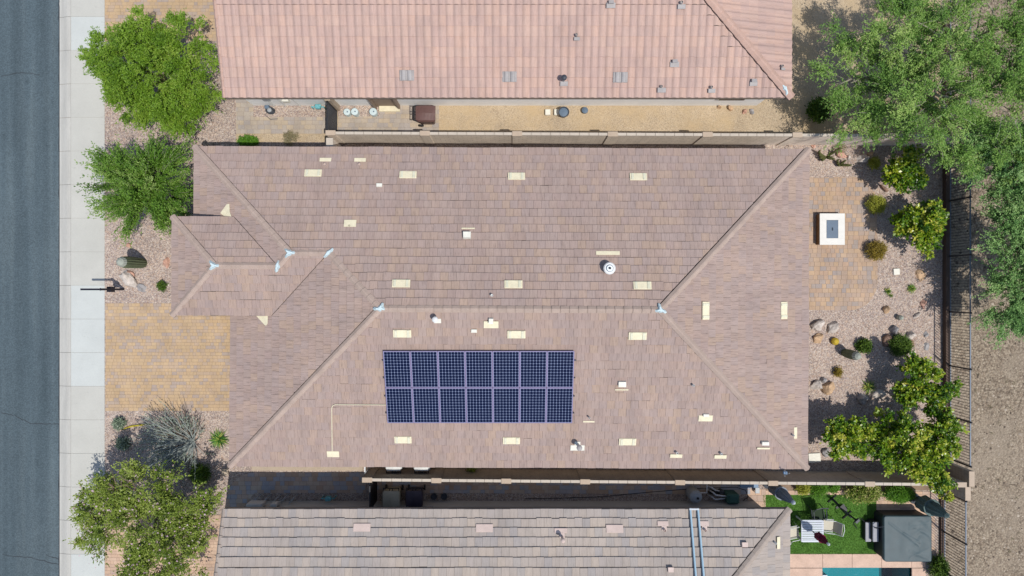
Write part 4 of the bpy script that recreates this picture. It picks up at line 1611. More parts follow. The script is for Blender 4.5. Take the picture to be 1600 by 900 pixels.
def foliage(lobes, ntwig, nleaf, tl, lL, lW, droop=.25, lift=.15, shell=2.4, gap=.0, gscale=1.2, rnd=.55, seed=0, zmin=.15, flat=.7, centre=None, spread=.04, clus=0, cr=.2):
    """leaves along twigs; twigs grow in sprays (clus of them) so that the crown has clumps and gaps"""
    w_ = np.array([l[1][0] * l[1][1] * l[1][2] for l in lobes]) ** (2 / 3)
    w_ /= w_.sum()
    nc = clus if clus else ntwig
    idx = rng.choice(len(lobes), nc, p=w_)
    C = np.array([l[0] for l in lobes])[idx]
    R = np.array([l[1] for l in lobes])[idx]
    u = unit(rng.normal(size=(nc, 3)))
    u[:, 2] = np.where(u[:, 2] < -.3, -u[:, 2], u[:, 2])
    r = rng.uniform(0, 1, (nc, 1)) ** (1 / shell)
    c0 = C + u * R * r
    g = np.array([noise.noise(Vector(q) * gscale + Vector((seed * 7.3, 1.7, 3.1))) for q in c0])
    keep = (g > gap - .25) & (c0[:, 2] > zmin)
    c0, u = c0[keep], u[keep]
    tone = rng.normal(.5, .17, len(c0))
    if clus:
        k = rng.integers(0, len(c0), ntwig)
        p0 = c0[k] + rng.normal(0, cr, (ntwig, 3)) * np.array([1, 1, .6])
        u, tone = u[k], tone[k]
    else:
        p0 = c0
    keep = p0[:, 2] > zmin
    p0, u, tone = p0[keep], u[keep], tone[keep]
    n = len(p0)
    out = u.copy()
    if centre is not None:
        out = .35 * u + .95 * unit(p0 - np.array(centre))
    d = unit(out + rng.normal(0, rnd, (n, 3)) + np.array([0, 0, lift]))
    tl_ = tl * rng.uniform(.45, 1.35, (n, 1))
    t = rng.uniform(.05, 1.0, (n, nleaf, 1))
    pos = p0[:, None] + d[:, None] * t * tl_[:, None] + np.array([0, 0, -1.0]) * droop * (t * tl_[:, None]) ** 2 / tl
    pos += rng.normal(0, spread, pos.shape)
    ld = d[:, None] * .9 + rng.normal(0, .5, pos.shape)
    ld[..., 2] *= .6
    pos = pos.reshape(-1, 3)
    ld = ld.reshape(-1, 3)
    V = leaf_quads(pos, ld, lL, lW, flat)
    col = np.clip(np.repeat(tone, nleaf) + rng.normal(0, .16, n * nleaf), 0, 1)
    return V, col, p0, d, tl_


def twig_tubes(mb, p0, d, tl, droop, n, r):
    k = rng.choice(len(p0), min(n, len(p0)), replace=False)
    for i in k:
        a = Vector(p0[i])
        b_ = Vector(d[i])
        L = float(tl[i][0])
        mb.tube([a - b_ * .25, a + b_ * L * .45 - Vector((0, 0, droop * L * .2)), a + b_ * L * .9 - Vector((0, 0, droop * L * .8))], [r, r * .7, r * .3], 3, cap=False)


def tree(name, label, base, lobes, ntwig, nleaf, tl, lL, lW, mat, bark, tr=.1, fork=.5, group=None, trunks=1, droop=.25, gap=-.1, gscale=1.2, seed=0,
         ntw=150, shell=2.4, rnd=.55, radial=False, zmin=.3, extra=None, flat=.7, lift=.15, limbs=4, clus=0, cr=.2, spread=.04, tall=.009):
    base = Vector(base)
    root = thing(name, label, 'tree', base, group)
    cen = Vector((0, 0, 0))
    for c, r in lobes:
        cen += Vector(c)
    cen /= len(lobes)
    top = Vector((base.x * .5 + cen.x * .5, base.y * .5 + cen.y * .5, base.z + (cen.z - base.z) * fork))
    V, col, p0, d, tl_ = foliage(lobes, ntwig, nleaf, tl, lL, lW, droop, lift, shell, gap, gscale, rnd, seed, zmin, flat, centre=tuple(top) if radial else None, spread=spread, clus=clus, cr=cr)
    off = np.array(base)
    link_mesh('crown', quads_mesh('crown', V - off, col, mat), root)
    tk = MB()
    for k in range(trunks):
        a = base + Vector((random.uniform(-.15, .15), random.uniform(-.15, .15), -.05)) * (1 if trunks > 1 else .2)
        j = top + Vector((random.uniform(-.3, .3), random.uniform(-.3, .3), 0)) * (1 if trunks > 1 else 0)
        tk.tube([a, a.lerp(j, .5) + Vector((random.uniform(-.08, .08), random.uniform(-.08, .08), 0)), j], [tr * 1.15, tr * .95, tr * .75], 8)
    for c, r in lobes:
        c = Vector(c)
        m = top.lerp(c, .5) + Vector((random.uniform(-.15, .15), random.uniform(-.15, .15), .1))
        tk.tube([top - Vector((0, 0, .05)), m, c], [tr * .65, tr * .5, tr * .3], 6)
        for k in range(limbs):
            u_ = Vector((random.gauss(0, 1), random.gauss(0, 1), random.gauss(.3, .7))).normalized()
            e = c + Vector((u_.x * r[0], u_.y * r[1], u_.z * r[2])) * .8
            s_ = m.lerp(c, random.uniform(.2, 1))
            tk.tube([s_, s_.lerp(e, .5) + Vector((0, 0, .08)), e], [tr * .28, tr * .18, tr * .06], 5)
    tk.obj('trunk', bark, root)
    if ntw:
        tw = MB()
        twig_tubes(tw, p0, d, tl_, droop, ntw, tall)
        o = tw.obj('twigs', bark, root)
        o['kind'] = 'stuff'
    if extra:
        n_, em, eL, eW = extra
        k = rng.choice(len(p0), n_)
        e0 = p0[k] + d[k] * tl_[k] * rng.uniform(.5, 1.1, (n_, 1)) + np.array([0, 0, .05])
        V = leaf_quads(e0, rng.normal(0, 1, (n_, 3)), eL, eW, .8)
        o = link_mesh('blossom', quads_mesh('blossom', V - off, rng.uniform(0, 1, n_), em), root, 'stuff')
    return root


def lobe(px, py, z, rp, rz, ry=None):
    c = P(px, py, z)
    s_ = (H - z) / F
    return ((c.x, c.y, c.z), (rp * s_, (ry or rp) * s_, rz))


G_FRONT = 'front yard trees beside the sidewalk'
tree('front_tree', 'dense bright green feathery tree at the top left, by the pink roof', P(262, 128), [
    lobe(243, 116, 2.0, 78, 1.4, 72), lobe(195, 88, 2.3, 42, .9), lobe(290, 72, 2.2, 42, .9), lobe(232, 60, 2.3, 36, .9), lobe(302, 145, 1.8, 40, .9), lobe(205, 150, 1.9, 34, .9), lobe(288, 176, 1.5, 32, .8), lobe(160, 92, 2.3, 24, .5), lobe(238, 166, 1.6, 30, .7)],
     5600, 15, .42, .10, .019, M['leaf_bright'], M['bark_green'], .11, .45, G_FRONT, droop=.3, gap=-.13, gscale=1.7, seed=1, ntw=260, shell=3.2, clus=330, cr=.1, rnd=.45, spread=.03, tall=.008)
tree('front_tree', 'green tree with radiating whip like branches at the front corner of the middle house', P(246, 302), [
    lobe(226, 290, 1.4, 36, .8), lobe(200, 280, 1.5, 20, .5), lobe(248, 268, 1.4, 26, .7), lobe(264, 306, 1.3, 26, .7), lobe(222, 316, 1.3, 24, .6)],
     2300, 30, 1.45, .10, .019, M['leaf_willow'], M['bark_grey'], .08, .3, G_FRONT, droop=.22, gap=-.15, seed=2, ntw=700, shell=1.6, rnd=.12, radial=True, trunks=3, clus=150, cr=.05, spread=.024, tall=.009)
tree('front_tree', 'loose olive green tree with pale pink blossom at the bottom left', P(262, 790), [
    lobe(184, 795, 2.8, 48, .7), lobe(150, 790, 1.9, 28, .5), lobe(162, 830, 2.0, 30, .5), lobe(168, 754, 3.7, 28, .35), lobe(225, 772, 3.0, 46, .7), lobe(292, 785, 2.6, 38, .7), lobe(250, 835, 3.0, 54, .8), lobe(268, 880, 2.8, 50, .8), lobe(228, 890, 2.9, 34, .6), lobe(310, 820, 2.4, 26, .5), lobe(205, 750, 3.6, 28, .35)],
     3000, 13, .5, .115, .025, M['leaf_loose'], M['bark'], .10, .42, G_FRONT, droop=.3, gap=.03, gscale=1.6, seed=3, ntw=260, extra=(900, M['blossom'], .085, .04), trunks=3, clus=270, cr=.12, rnd=.6)
G_MESQ = 'large desert trees at the right edge'
tree('desert_tree', 'very large grey green tree spreading over the top right corner', P(1388, 130), [
    lobe(1330, 118, 3.2, 40, .5), lobe(1335, 185, 3.0, 32, .4), lobe(1400, 55, 4.0, 58, .6), lobe(1395, 150, 3.7, 52, .6), lobe(1475, 45, 4.6, 72, .7), lobe(1470, 150, 4.6, 68, .7), lobe(1560, 40, 4.6, 74, .7),
    lobe(1565, 140, 4.8, 72, .7), lobe(1500, 215, 4.0, 48, .5), lobe(1425, 200, 3.5, 40, .4), lobe(1345, 55, 3.4, 36, .4), lobe(1575, 220, 4.3, 48, .5)],
     6600, 17, .62, .10, .017, M['leaf_mesq'], M['bark_grey'], .14, .45, G_MESQ, droop=.3, gap=.17, gscale=1.5, seed=4, ntw=900, trunks=3, limbs=8, clus=480, cr=.14, rnd=.42, tall=.012, spread=.035)
tree('desert_tree', 'blue green feathery tree overhanging the iron fence below the corner tree', Vector((21.6, 5.2, -.14)), [
    lobe(1556, 262, 3.4, 34, .5), lobe(1592, 300, 3.2, 42, .6), lobe(1535, 232, 3.8, 28, .4), lobe(1640, 270, 3.8, 56, .7), lobe(1610, 240, 4.2, 42, .5)],
     2800, 20, .8, .11, .019, M['leaf_mesq2'], M['bark_grey'], .11, .45, G_MESQ, droop=.3, gap=-.1, gscale=1.1, seed=5, ntw=160, radial=True, rnd=.3, clus=150, cr=.12, spread=.03)
tree('desert_tree', 'blue green feathery tree standing beyond the fence at the middle right edge', Vector((21.9, .9, -.14)), [
    lobe(1586, 400, 2.9, 38, .6), lobe(1592, 460, 2.6, 48, .6), lobe(1596, 350, 3.0, 40, .6), lobe(1650, 420, 3.4, 56, .8), lobe(1578, 490, 2.3, 20, .4)],
     3400, 21, .9, .115, .019, M['leaf_mesq2'], M['bark_grey'], .09, .45, G_MESQ, droop=.3, gap=-.3, gscale=1.1, seed=6, ntw=160, radial=True, rnd=.28, clus=170, cr=.12, spread=.03)
G_CIT = 'citrus trees along the back fence'
for label, base, lb, nt_, sd in (
    ('small citrus tree nearest the top of the gravel yard', (1405, 272), [lobe(1410, 272, 1.4, 22, .6), lobe(1420, 248, 1.6, 14, .5), lobe(1430, 280, 1.3, 14, .4)], 330, 11),
    ('rounded citrus tree right of the paver patio', (1428, 352), [lobe(1438, 352, 1.4, 30, .8), lobe(1456, 338, 1.6, 20, .6), lobe(1418, 348, 1.4, 16, .5), lobe(1448, 382, 1.2, 12, .4)], 640, 12),
    ('citrus tree against the fence, above the largest citrus tree', (1425, 598), [lobe(1438, 594, 1.5, 30, .8), lobe(1468, 606, 1.6, 20, .6), lobe(1430, 572, 1.7, 16, .5), lobe(1418, 618, 1.3, 18, .5), lobe(1452, 626, 1.4, 14, .5)], 640, 13),
    ('citrus tree nearest the back corner of the middle roof', (1318, 676), [lobe(1318, 676, 1.6, 26, .7), lobe(1344, 684, 1.5, 22, .6), lobe(1312, 700, 1.3, 14, .5)], 560, 14),
    ('largest citrus tree, spilling over the block wall and fence corner', (1408, 684), [lobe(1410, 696, 1.8, 44, .9), lobe(1456, 692, 1.9, 32, .8), lobe(1392, 670, 1.7, 24, .6), lobe(1438, 722, 1.9, 32, .7), lobe(1466, 662, 1.8, 18, .6), lobe(1458, 744, 1.9, 20, .5), lobe(1480, 764, 1.9, 12, .3)], 1450, 15)):
    tree('citrus_tree', label, P(*base), lb, nt_, 14, .25, .13, .045, M['leaf_citrus'], M['bark'], .06, .35, G_CIT, droop=.3, gap=-.08, gscale=2.2, seed=sd, ntw=0, shell=2.4, flat=.5, rnd=.7, limbs=3, clus=nt_ // 6, cr=.09)


def shrub(name, label, cat, px, py, rp, h, n, lL, lW, mat, group=None, nleaf=8, tl=.14, rnd=.5, ry=None, gap=-.6, stem='bark'):
    b_ = P(px, py)
    root = thing(name, label, cat, b_, group)
    r = rp / 34.4
    lb = [((b_.x, b_.y, h * .45), (max(r - tl * .6, .04), max((ry or rp) / 34.4 - tl * .6, .04), h * .5))]
    V, col, p0, d, tl_ = foliage(lb, n, nleaf, tl, lL, lW, .2, .25, 3.0, gap, 3.0, rnd, random.random() * 9, .02, .6)
    link_mesh('foliage', quads_mesh('foliage', V - np.array(b_), col, mat), root)
    st = MB()
    for k in range(6):
        a = random.uniform(0, 6.28)
        st.tube([(b_.x, b_.y, -.02), (b_.x + .3 * r * math.cos(a), b_.y + .3 * r * math.sin(a), h * .4), (b_.x + .6 * r * math.cos(a), b_.y + .6 * r * math.sin(a), h * .75)], [.014, .01, .005], 4)
    st.obj('stem', M[stem], root)
    return root


G_SH = 'small shrubs in the gravel yard'
shrub('shrub', 'round lime yellow shrub at the upper edge of the paver patio', 'shrub', 1364, 321, 14, .55, 480, .06, .014, M['leaf_lime'], G_SH)
shrub('shrub', 'round golden brown shrub at the lower edge of the paver patio', 'shrub', 1364, 392, 15, .55, 480, .06, .014, M['leaf_gold'], G_SH)
shrub('shrub', 'small bright green tuft between the arm cactus and citrus tree', 'shrub', 1362, 256, 8, .35, 160, .07, .018, M['leaf_lime'], G_SH)
shrub('shrub', 'small round dark green shrub beside the tall barrel cactus', 'shrub', 1347, 540, 10, .35, 260, .07, .03, M['leaf_shrub'], G_SH)
shrub('shrub', 'large round clipped green shrub amid boulders near the fence', 'shrub', 1401, 539, 17, .6, 800, .05, .016, M['leaf_shrub'], G_SH)
shrub('shrub', 'tiny dry tuft in gravel above the two pale boulders', 'shrub', 1307, 581, 6, .25, 110, .06, .014, M['leaf_gold'], G_SH)
shrub('shrub', 'green shrub in shade under the corner tree by the pink roof', 'shrub', 1272, 176, 17, .9, 420, .09, .03, M['leaf_shrub'], None)
shrub('shrub', 'tiny green tuft in the front gravel near the entry roof', 'shrub', 255, 447, 6, .25, 110, .06, .018, M['leaf_shrub'], None)
shrub('shrub', 'dark green shrub beneath the pink blossom tree by the paved path', 'shrub', 318, 738, 16, .6, 420, .06, .02, M['leaf_shrub'], None)
shrub('shrub', 'low bright green mound at the top left corner of the middle roof', 'shrub', 390, 222, 16, .3, 480, .05, .02, M['leaf_hedge'], None, ry=7)
shrub('shrub', 'sparse dry twiggy plant between the paved path and middle roof', 'shrub', 456, 218, 12, .35, 130, .05, .012, M['leaf_dry'], None, stem='bark_grey')
shrub('shrub', 'small yellow green plant under the south eave of the middle house', 'shrub', 738, 722, 9, .8, 200, .07, .03, M['leaf_lime'], None)
shrub('shrub', 'yellow green planter shrub next to the grey umbrella', 'shrub', 1250, 759, 10, .5, 360, .06, .02, M['leaf_lime'], 'planter shrubs behind the lawn')
shrub('shrub', 'feathery mid green planter shrub, second from the grey umbrella', 'shrub', 1273, 760, 14, .6, 480, .07, .014, M['leaf_hedge'], 'planter shrubs behind the lawn')
shrub('shrub', 'small lime green planter shrub, third from the grey umbrella', 'shrub', 1296, 757, 9, .5, 260, .06, .02, M['leaf_hedge'], 'planter shrubs behind the lawn')
shrub('shrub', 'wide cream variegated shrub spilling over the lawn corner', 'shrub', 1341, 765, 26, .8, 620, .08, .028, M['leaf_varieg'], 'planter shrubs behind the lawn', ry=13, tl=.3)
shrub('shrub', 'dense clipped oval green hedge between the variegated shrub and hot tub', 'shrub', 1398, 768, 22, .7, 1500, .05, .018, M['leaf_hedge'], 'planter shrubs behind the lawn', ry=12)
shrub('shrub', 'green shrub at the bottom right by the hot tub yard fence', 'shrub', 1459, 882, 12, .7, 420, .08, .025, M['leaf_shrub'], None, ry=18)
shrub('shrub', 'dark leafless grey shrub in the gravel above the arm cactus', 'shrub', 1310, 233, 8, .35, 60, .04, .01, M['leaf_dry'], None)


def blades(name, label, cat, px, py, r, h, n, wd, mat, group=None, curve=.25):
    b_ = P(px, py)
    Vs = []
    cs = []
    for k in range(n):
        a = k * 2.39996 + random.uniform(-.1, .1)
        el = math.radians(6 + 62 * (k / n) ** 1.3 + random.uniform(-5, 5))
        L = r * (1.0 - .25 * (k / n)) * random.uniform(.85, 1.1)
        dx_, dy_, dz_ = math.cos(a) * math.cos(el), math.sin(a) * math.cos(el), math.sin(el) * h / r
        s_ = np.array([-math.sin(a), math.cos(a), 0]) * wd
        p0 = np.array([0, 0, .03])
        p1 = np.array([dx_, dy_, dz_]) * L * .5 + p0 + np.array([0, 0, .03])
        p2 = np.array([dx_, dy_, dz_]) * L + p0 - np.array([0, 0, curve * L * .3])
        c = random.random()
        Vs += [[p0 - s_ * .6, p1 - s_, p1 - np.array([0, 0, .012]), p0], [p0, p1 - np.array([0, 0, .012]), p1 + s_, p0 + s_ * .6],
               [p1 - s_, p2 - s_ * .06, p2, p1 - np.array([0, 0, .012])], [p1 - np.array([0, 0, .012]), p2, p2 + s_ * .06, p1 + s_]]
        cs += [c] * 4
    o = bpy.data.objects.new(name, quads_mesh(name, np.array(Vs), np.array(cs), mat))
    o.location = b_
    COL.objects.link(o)
    return tag(o, label, cat, group)


blades('agave', 'yellow edged agave rosette between boulders in the gravel yard', 'agave', 1356, 604, .42, .36, 34, .026, M['aloe'])
blades('yucca', 'round green yucca rosette at the driveway corner of the middle roof', 'yucca', 343, 686, .56, .4, 64, .026, M['yucca'])
blades('aloe', 'small spiky aloe right of the lower patio corner', 'aloe', 1386, 455, .22, .22, 22, .02, M['aloe'], 'small aloes by the patio')
blades('aloe', 'round green aloe nearest the fence below the patio citrus', 'aloe', 1423, 451, .28, .28, 44, .018, M['yucca'], 'small aloes by the patio')
blades('aloe', 'tiny aloe pup just below the small spiky aloe', 'aloe', 1391, 462, .13, .14, 14, .016, M['aloe'], 'small aloes by the patio')


# cacti
def ribbed(mb, p, prof, ribs, depth, n=None, lean=(0, 0)):
    n = n or ribs * 2
    vs = []
    fs = []
    for r, z in prof:
        for k in range(n):
            a = 2 * math.pi * k / n
            rr = r * (1 - (depth if k % 2 else 0))
            vs.append((p[0] + rr * math.cos(a) + lean[0] * z, p[1] + rr * math.sin(a) + lean[1] * z, p[2] + z))
    m = len(prof)
    for i in range(m - 1):
        for k in range(n):
            j = (k + 1) % n
            fs.append((i * n + k, i * n + j, (i + 1) * n + j, (i + 1) * n + k))
    fs.append(tuple(range((m - 1) * n, m * n)))
    mb.add(vs, fs)
    return mb


p = P(224, 411.5)
sg = thing('saguaro', 'single ribbed saguaro cactus column in the front gravel by the sidewalk', 'cactus', p)
ribbed(MB(), p, [(.2, 0), (.24, .3), (.26, .9), (.26, 1.4), (.23, 1.7)], 14, .16).obj('column', M['cactus'], sg)
ribbed(MB(), p, [(.23, 1.7), (.17, 1.85), (.07, 1.93), (.01, 1.94)], 14, .1).obj('crown', M['cactus_tip'], sg)
p = P(1319, 551)
bc = thing('barrel_cactus', 'tall leaning barrel cactus in the middle of the gravel yard', 'cactus', p)
ribbed(MB(), p, [(.16, 0), (.2, .25), (.215, .6), (.2, .95)], 12, .14, lean=(.06, -.05)).obj('column', M['cactus'], bc)
ribbed(MB(), p, [(.2, .95), (.15, 1.12), (.06, 1.2), (.01, 1.21)], 12, .1, lean=(.06, -.05)).obj('crown', M['cactus_tip'], bc)
p = P(1302.5, 533)
tag(ribbed(MB(), p, [(.12, 0), (.18, .09), (.17, .2), (.1, .28), (.02, .29)], 12, .12).obj('barrel_cactus', M['barrel_gold'], None, loc=p), 'small round golden barrel cactus in the gravel yard', 'cactus')
p = P(1403, 496)
tag(ribbed(MB(), p, [(.09, 0), (.12, .1), (.11, .28), (.05, .36), (.01, .37)], 9, .12).obj('barrel_cactus', M['cactus_tip'], None, loc=p), 'small grey barrel cactus right of the lower patio corner', 'cactus')
for (px, py, arms, label) in ((1291, 246, [(-28, -12, .5), (-26, -4, .45), (-22, 4, .35), (-16, 10, .3), (14, -12, .5), (24, -18, .55), (8, 2, .3), (14, 6, .25)], 'larger many armed cactus at the top of the gravel yard'),
                              (1312, 258, [(-13, -10, .4), (-12, -3, .35), (-8, 3, .3), (6, -8, .35), (14, 1, .3), (20, 3, .35)], 'smaller many armed cactus at the top of the gravel yard')):
    b_ = P(px, py)
    root = thing('arm_cactus', label, 'cactus', b_, 'many armed cacti')
    for ax, ay, h_ in arms:
        e = Vector((ax / 60, -ay / 60, h_))
        MB().tube([b_ + Vector((0, 0, -.03)), b_ + Vector((e.x * .7, e.y * .7, .12)), b_ + Vector((e.x, e.y, h_ * .6)), b_ + Vector((e.x * 1.08, e.y * 1.08, h_))], [.05, .055, .05, .03], 8).obj('arm', M['euph'], root, smooth=True)

# silvery shrub of bare stems and the long yellow cane beside it
b_ = P(303, 690)
root = thing('silver_bush', 'silvery bare stemmed bush leaning over the gravel below the driveway', 'bush', b_)
st = MB()
Vs = []
for k in range(150):
    a = random.gauss(math.pi + .1, .85)
    L = random.uniform(.9, 2.7) * (1 if abs(a - math.pi) < 1 else .65)
    el = random.uniform(.05, .75)
    e = Vector((math.cos(a) * math.cos(el) * L, math.sin(a) * math.cos(el) * L, .15 + math.sin(el) * L * .9))
    m1 = e * .4 + Vector((random.uniform(-.12, .12), random.uniform(-.12, .12), .1))
    m2 = e * .75 + Vector((random.uniform(-.1, .1), random.uniform(-.1, .1), .08))
    st.tube([b_, b_ + m1, b_ + m2, b_ + e], [.022, .016, .011, .004], 4, cap=False)
    for j in range(3):
        f2 = e * random.uniform(.5, .9)
        g2 = f2 + Vector((math.cos(a) + random.gauss(0, .5), math.sin(a) + random.gauss(0, .5), random.uniform(0, .5))) * .3
        st.tube([b_ + f2, b_ + g2], [.009, .003], 3, cap=False)
        for i in range(7):
            t = random.random()
            Vs.append((f2.lerp(g2, t), g2 - f2))
st.obj('stems', M['twig_silver'], root)
dk = MB()
for k in range(46):
    a = random.gauss(math.pi * .72, .45)
    L = random.uniform(.9, 2.3)
    el = random.uniform(.1, .7)
    e = Vector((math.cos(a) * math.cos(el) * L, math.sin(a) * math.cos(el) * L, .1 + math.sin(el) * L * .8))
    dk.tube([b_ + Vector((random.uniform(-.1, .1), .1, 0)), b_ + e * .5 + Vector((random.uniform(-.15, .15), random.uniform(-.1, .1), .12)), b_ + e], [.02, .014, .004], 4, cap=False)
dk.obj('dark_stems', M['bark'], root)
pp = np.array([tuple(b_ + q_[0]) for q_ in Vs])
dd = np.array([tuple(q_[1]) for q_ in Vs]) + rng.normal(0, .2, (len(Vs), 3))
link_mesh('foliage', quads_mesh('foliage', leaf_quads(pp, dd, .09, .016) - np.array(b_), rng.uniform(0, 1, len(Vs)), M['leaf_silver']), root)
p0, p1 = P(190, 671), P(235, 662)
o = MB().tube([p0 + Vector((0, 0, .03)), p0.lerp(p1, .35) + Vector((0, .06, .05)), p0.lerp(p1, .7) + Vector((0, .03, .06)), p1 + Vector((0, 0, .05))], [.03, .04, .04, .02], 8).obj('cactus_cane', M['yellow_cane'], None, smooth=True, loc=p0)
tag(o, 'long yellow cane lying on the gravel left of the silvery bush', 'cane')
shrub('shrub', 'small teal green plant at the left end of the yellow cane', 'shrub', 189, 661, 8, .3, 130, .07, .03, M['leaf_silver'], None)
shrub('shrub', 'pale grey green plant in tree shade left of the silvery bush', 'shrub', 196, 692, 9, .35, 160, .07, .03, M['leaf_silver'], None)


# boulders
def boulder(px, py, wpx, hpx, hh, kind, label, rz=0.0, group='boulders in the gravel'):
    b_ = P(px, py)
    bm = bmesh.new()
    bmesh.ops.create_icosphere(bm, subdivisions=3, radius=1)
    sd = Vector((random.uniform(0, 50), random.uniform(0, 50), random.uniform(0, 50)))
    cuts = [(Vector((random.gauss(0, 1), random.gauss(0, 1), random.gauss(.2, .8))).normalized(), random.uniform(.55, .85)) for _ in range(9)]
    for v in bm.verts:
        q_ = v.co.copy()
        for cn, cd in cuts:
            ex_ = q_.dot(cn) - cd
            if ex_ > 0:
                q_ -= cn * ex_
        k = 1.14 + .3 * noise.noise(q_ * 1.3 + sd) + .1 * noise.noise(q_ * 3.1 + sd)
        q_ *= k
        v.co = (q_.x * wpx / 57, q_.y * hpx / 57, max(q_.z, -.15) * hh * 1.15)
    me = bpy.data.meshes.new('boulder')
    bm.to_mesh(me)
    bm.free()
    me.materials.append(M['rock_' + kind])
    o = bpy.data.objects.new('boulder', me)
    o.location = b_
    o.rotation_euler.z = rz
    COL.objects.link(o)
    return tag(o, label, 'rock', group)


for a in ((1277, 508, 18, 14, .26, 'pale', 'pale boulder nearest the roof edge, below the patio corner', .4),
          (1302, 511, 16, 18, .26, 'pale', 'pale angular boulder, second from the roof below the patio', -.4),
          (1278, 529, 14, 12, .22, 'tan', 'tan square boulder near the roof edge beside the golden barrel cactus', .6),
          (1386, 532, 13, 15, .3, 'brown', 'brown boulder touching the large clipped shrub', .2),
          (1396, 517, 11, 12, .3, 'grey', 'grey boulder just above the large clipped shrub', .0),
          (1421, 523, 10, 12, .24, 'pale', 'pale boulder right of the large clipped shrub', .3),
          (1419, 538, 10, 15, .2, 'brown', 'dark brown boulder under the right side of the clipped shrub', .0),
          (1384, 484, 10, 9, .22, 'tan', 'small tan rock right of the lower patio curve', .8),
          (1442, 475, 7, 13, .18, 'pink', 'pale pink upright rock near the fence', .1),
          (1431, 493, 14, 5, .12, 'pale', 'thin pale rock lying near the fence shadow', .5),
          (1276, 603, 15, 14, .28, 'pale', 'white boulder of the pair nearest the roof edge', .0),
          (1292, 606, 14, 18, .3, 'tan', 'tan boulder of the pair nearest the roof edge', -.2),
          (1285, 594, 8, 9, .22, 'grey', 'small grey rock behind the white and tan boulder pair', 0),
          (1347, 622, 17, 15, .3, 'grey', 'grey boulder just below the yellow edged agave', -.4),
          (1372, 615, 17, 12, .22, 'pale', 'pale boulder right of the yellow edged agave', .2),
          (1437, 430, 12, 14, .14, 'tan', 'flat tan rock in gravel below the patio citrus tree', 0),
          (1314, 241, 14, 11, .18, 'pink', 'pink rock right of the larger arm cactus', -.4),
          (1325, 247, 5, 6, .15, 'pale', 'tiny white rock right of the pink rock', 0),
          (1347, 248, 16, 10, .2, 'pale', 'pale boulder in the upper gravel under a bare twig', .2),
          (1360, 241, 9, 7, .14, 'tan', 'small tan rock nearest the wall at the top of the gravel yard', .5),
          (1379, 293, 13, 6, .2, 'brown', 'dark flat stone standing at the upper patio curve', -.7),
          (1270, 228, 6, 6, .1, 'pink', 'tiny pinkish stone by the top right corner of the middle roof', 0),
          (1447, 523, 9, 8, .08, 'grey', 'faint grey stone set in gravel by the fence', 0),
          (1448, 541, 8, 10, .08, 'grey', 'faint pale stone set in gravel above the fence citrus', 0),
          (1289, 706, 10, 14, .2, 'grey', 'grey boulder beside the square stepping pad under citrus', 0),
          (202, 436, 17, 24, .3, 'pale', 'large pale boulder between the saguaro and sign post', .5),
          (206, 427, 14, 6, .2, 'pink', 'pink stone leaning on the large pale boulder', -.5),
          (222, 450, 13, 9, .14, 'grey', 'low mauve rock right of the sign post', -.5),
          (260, 409, 8, 16, .18, 'pink', 'pale pink rock under the entry roof edge', -.2),
          (202, 384, 5, 7, .12, 'pink', 'small reddish stone above the saguaro shadow', 0),
          (253, 712, 26, 22, .3, 'pale', 'large pale boulder under the silvery bush', .2),
          (249, 680, 12, 14, .26, 'pale', 'white rock tucked in the upper silvery bush stems', .2),
          (1124, 168, 6, 6, .14, 'tan', 'leftmost tan rock by the pink roofed house side wall', 0),
          (1141, 170, 8, 9, .18, 'tan', 'middle tan rock by the pink roofed house side wall', 0),
          (1163, 175, 6, 6, .12, 'pink', 'small pink rock by the pink roofed house side wall', 0),
          (1174, 175, 6, 9, .14, 'grey', 'rightmost grey rock by the pink roofed house side wall', 0)):
    boulder(*a[:6], a[6], a[7])
for (px, py, sz, label) in ((1400, 424.5, .28, 'square pale stepping stone in the gravel below the patio citrus'), (1272, 715, .42, 'cream square pad beside the back corner of the middle roof'), (352, 737, .3, 'square tan post stub at the paved path corner')):
    p = P(px, py)
    tag(MB().bevbox((p.x, p.y, .03), (sz * 1.3 if sz > .4 else sz, sz, .08), .012, .05).obj('paving_slab', M['cream_pale'] if px != 352 else M['stucco'], None, loc=p), label, 'slab')


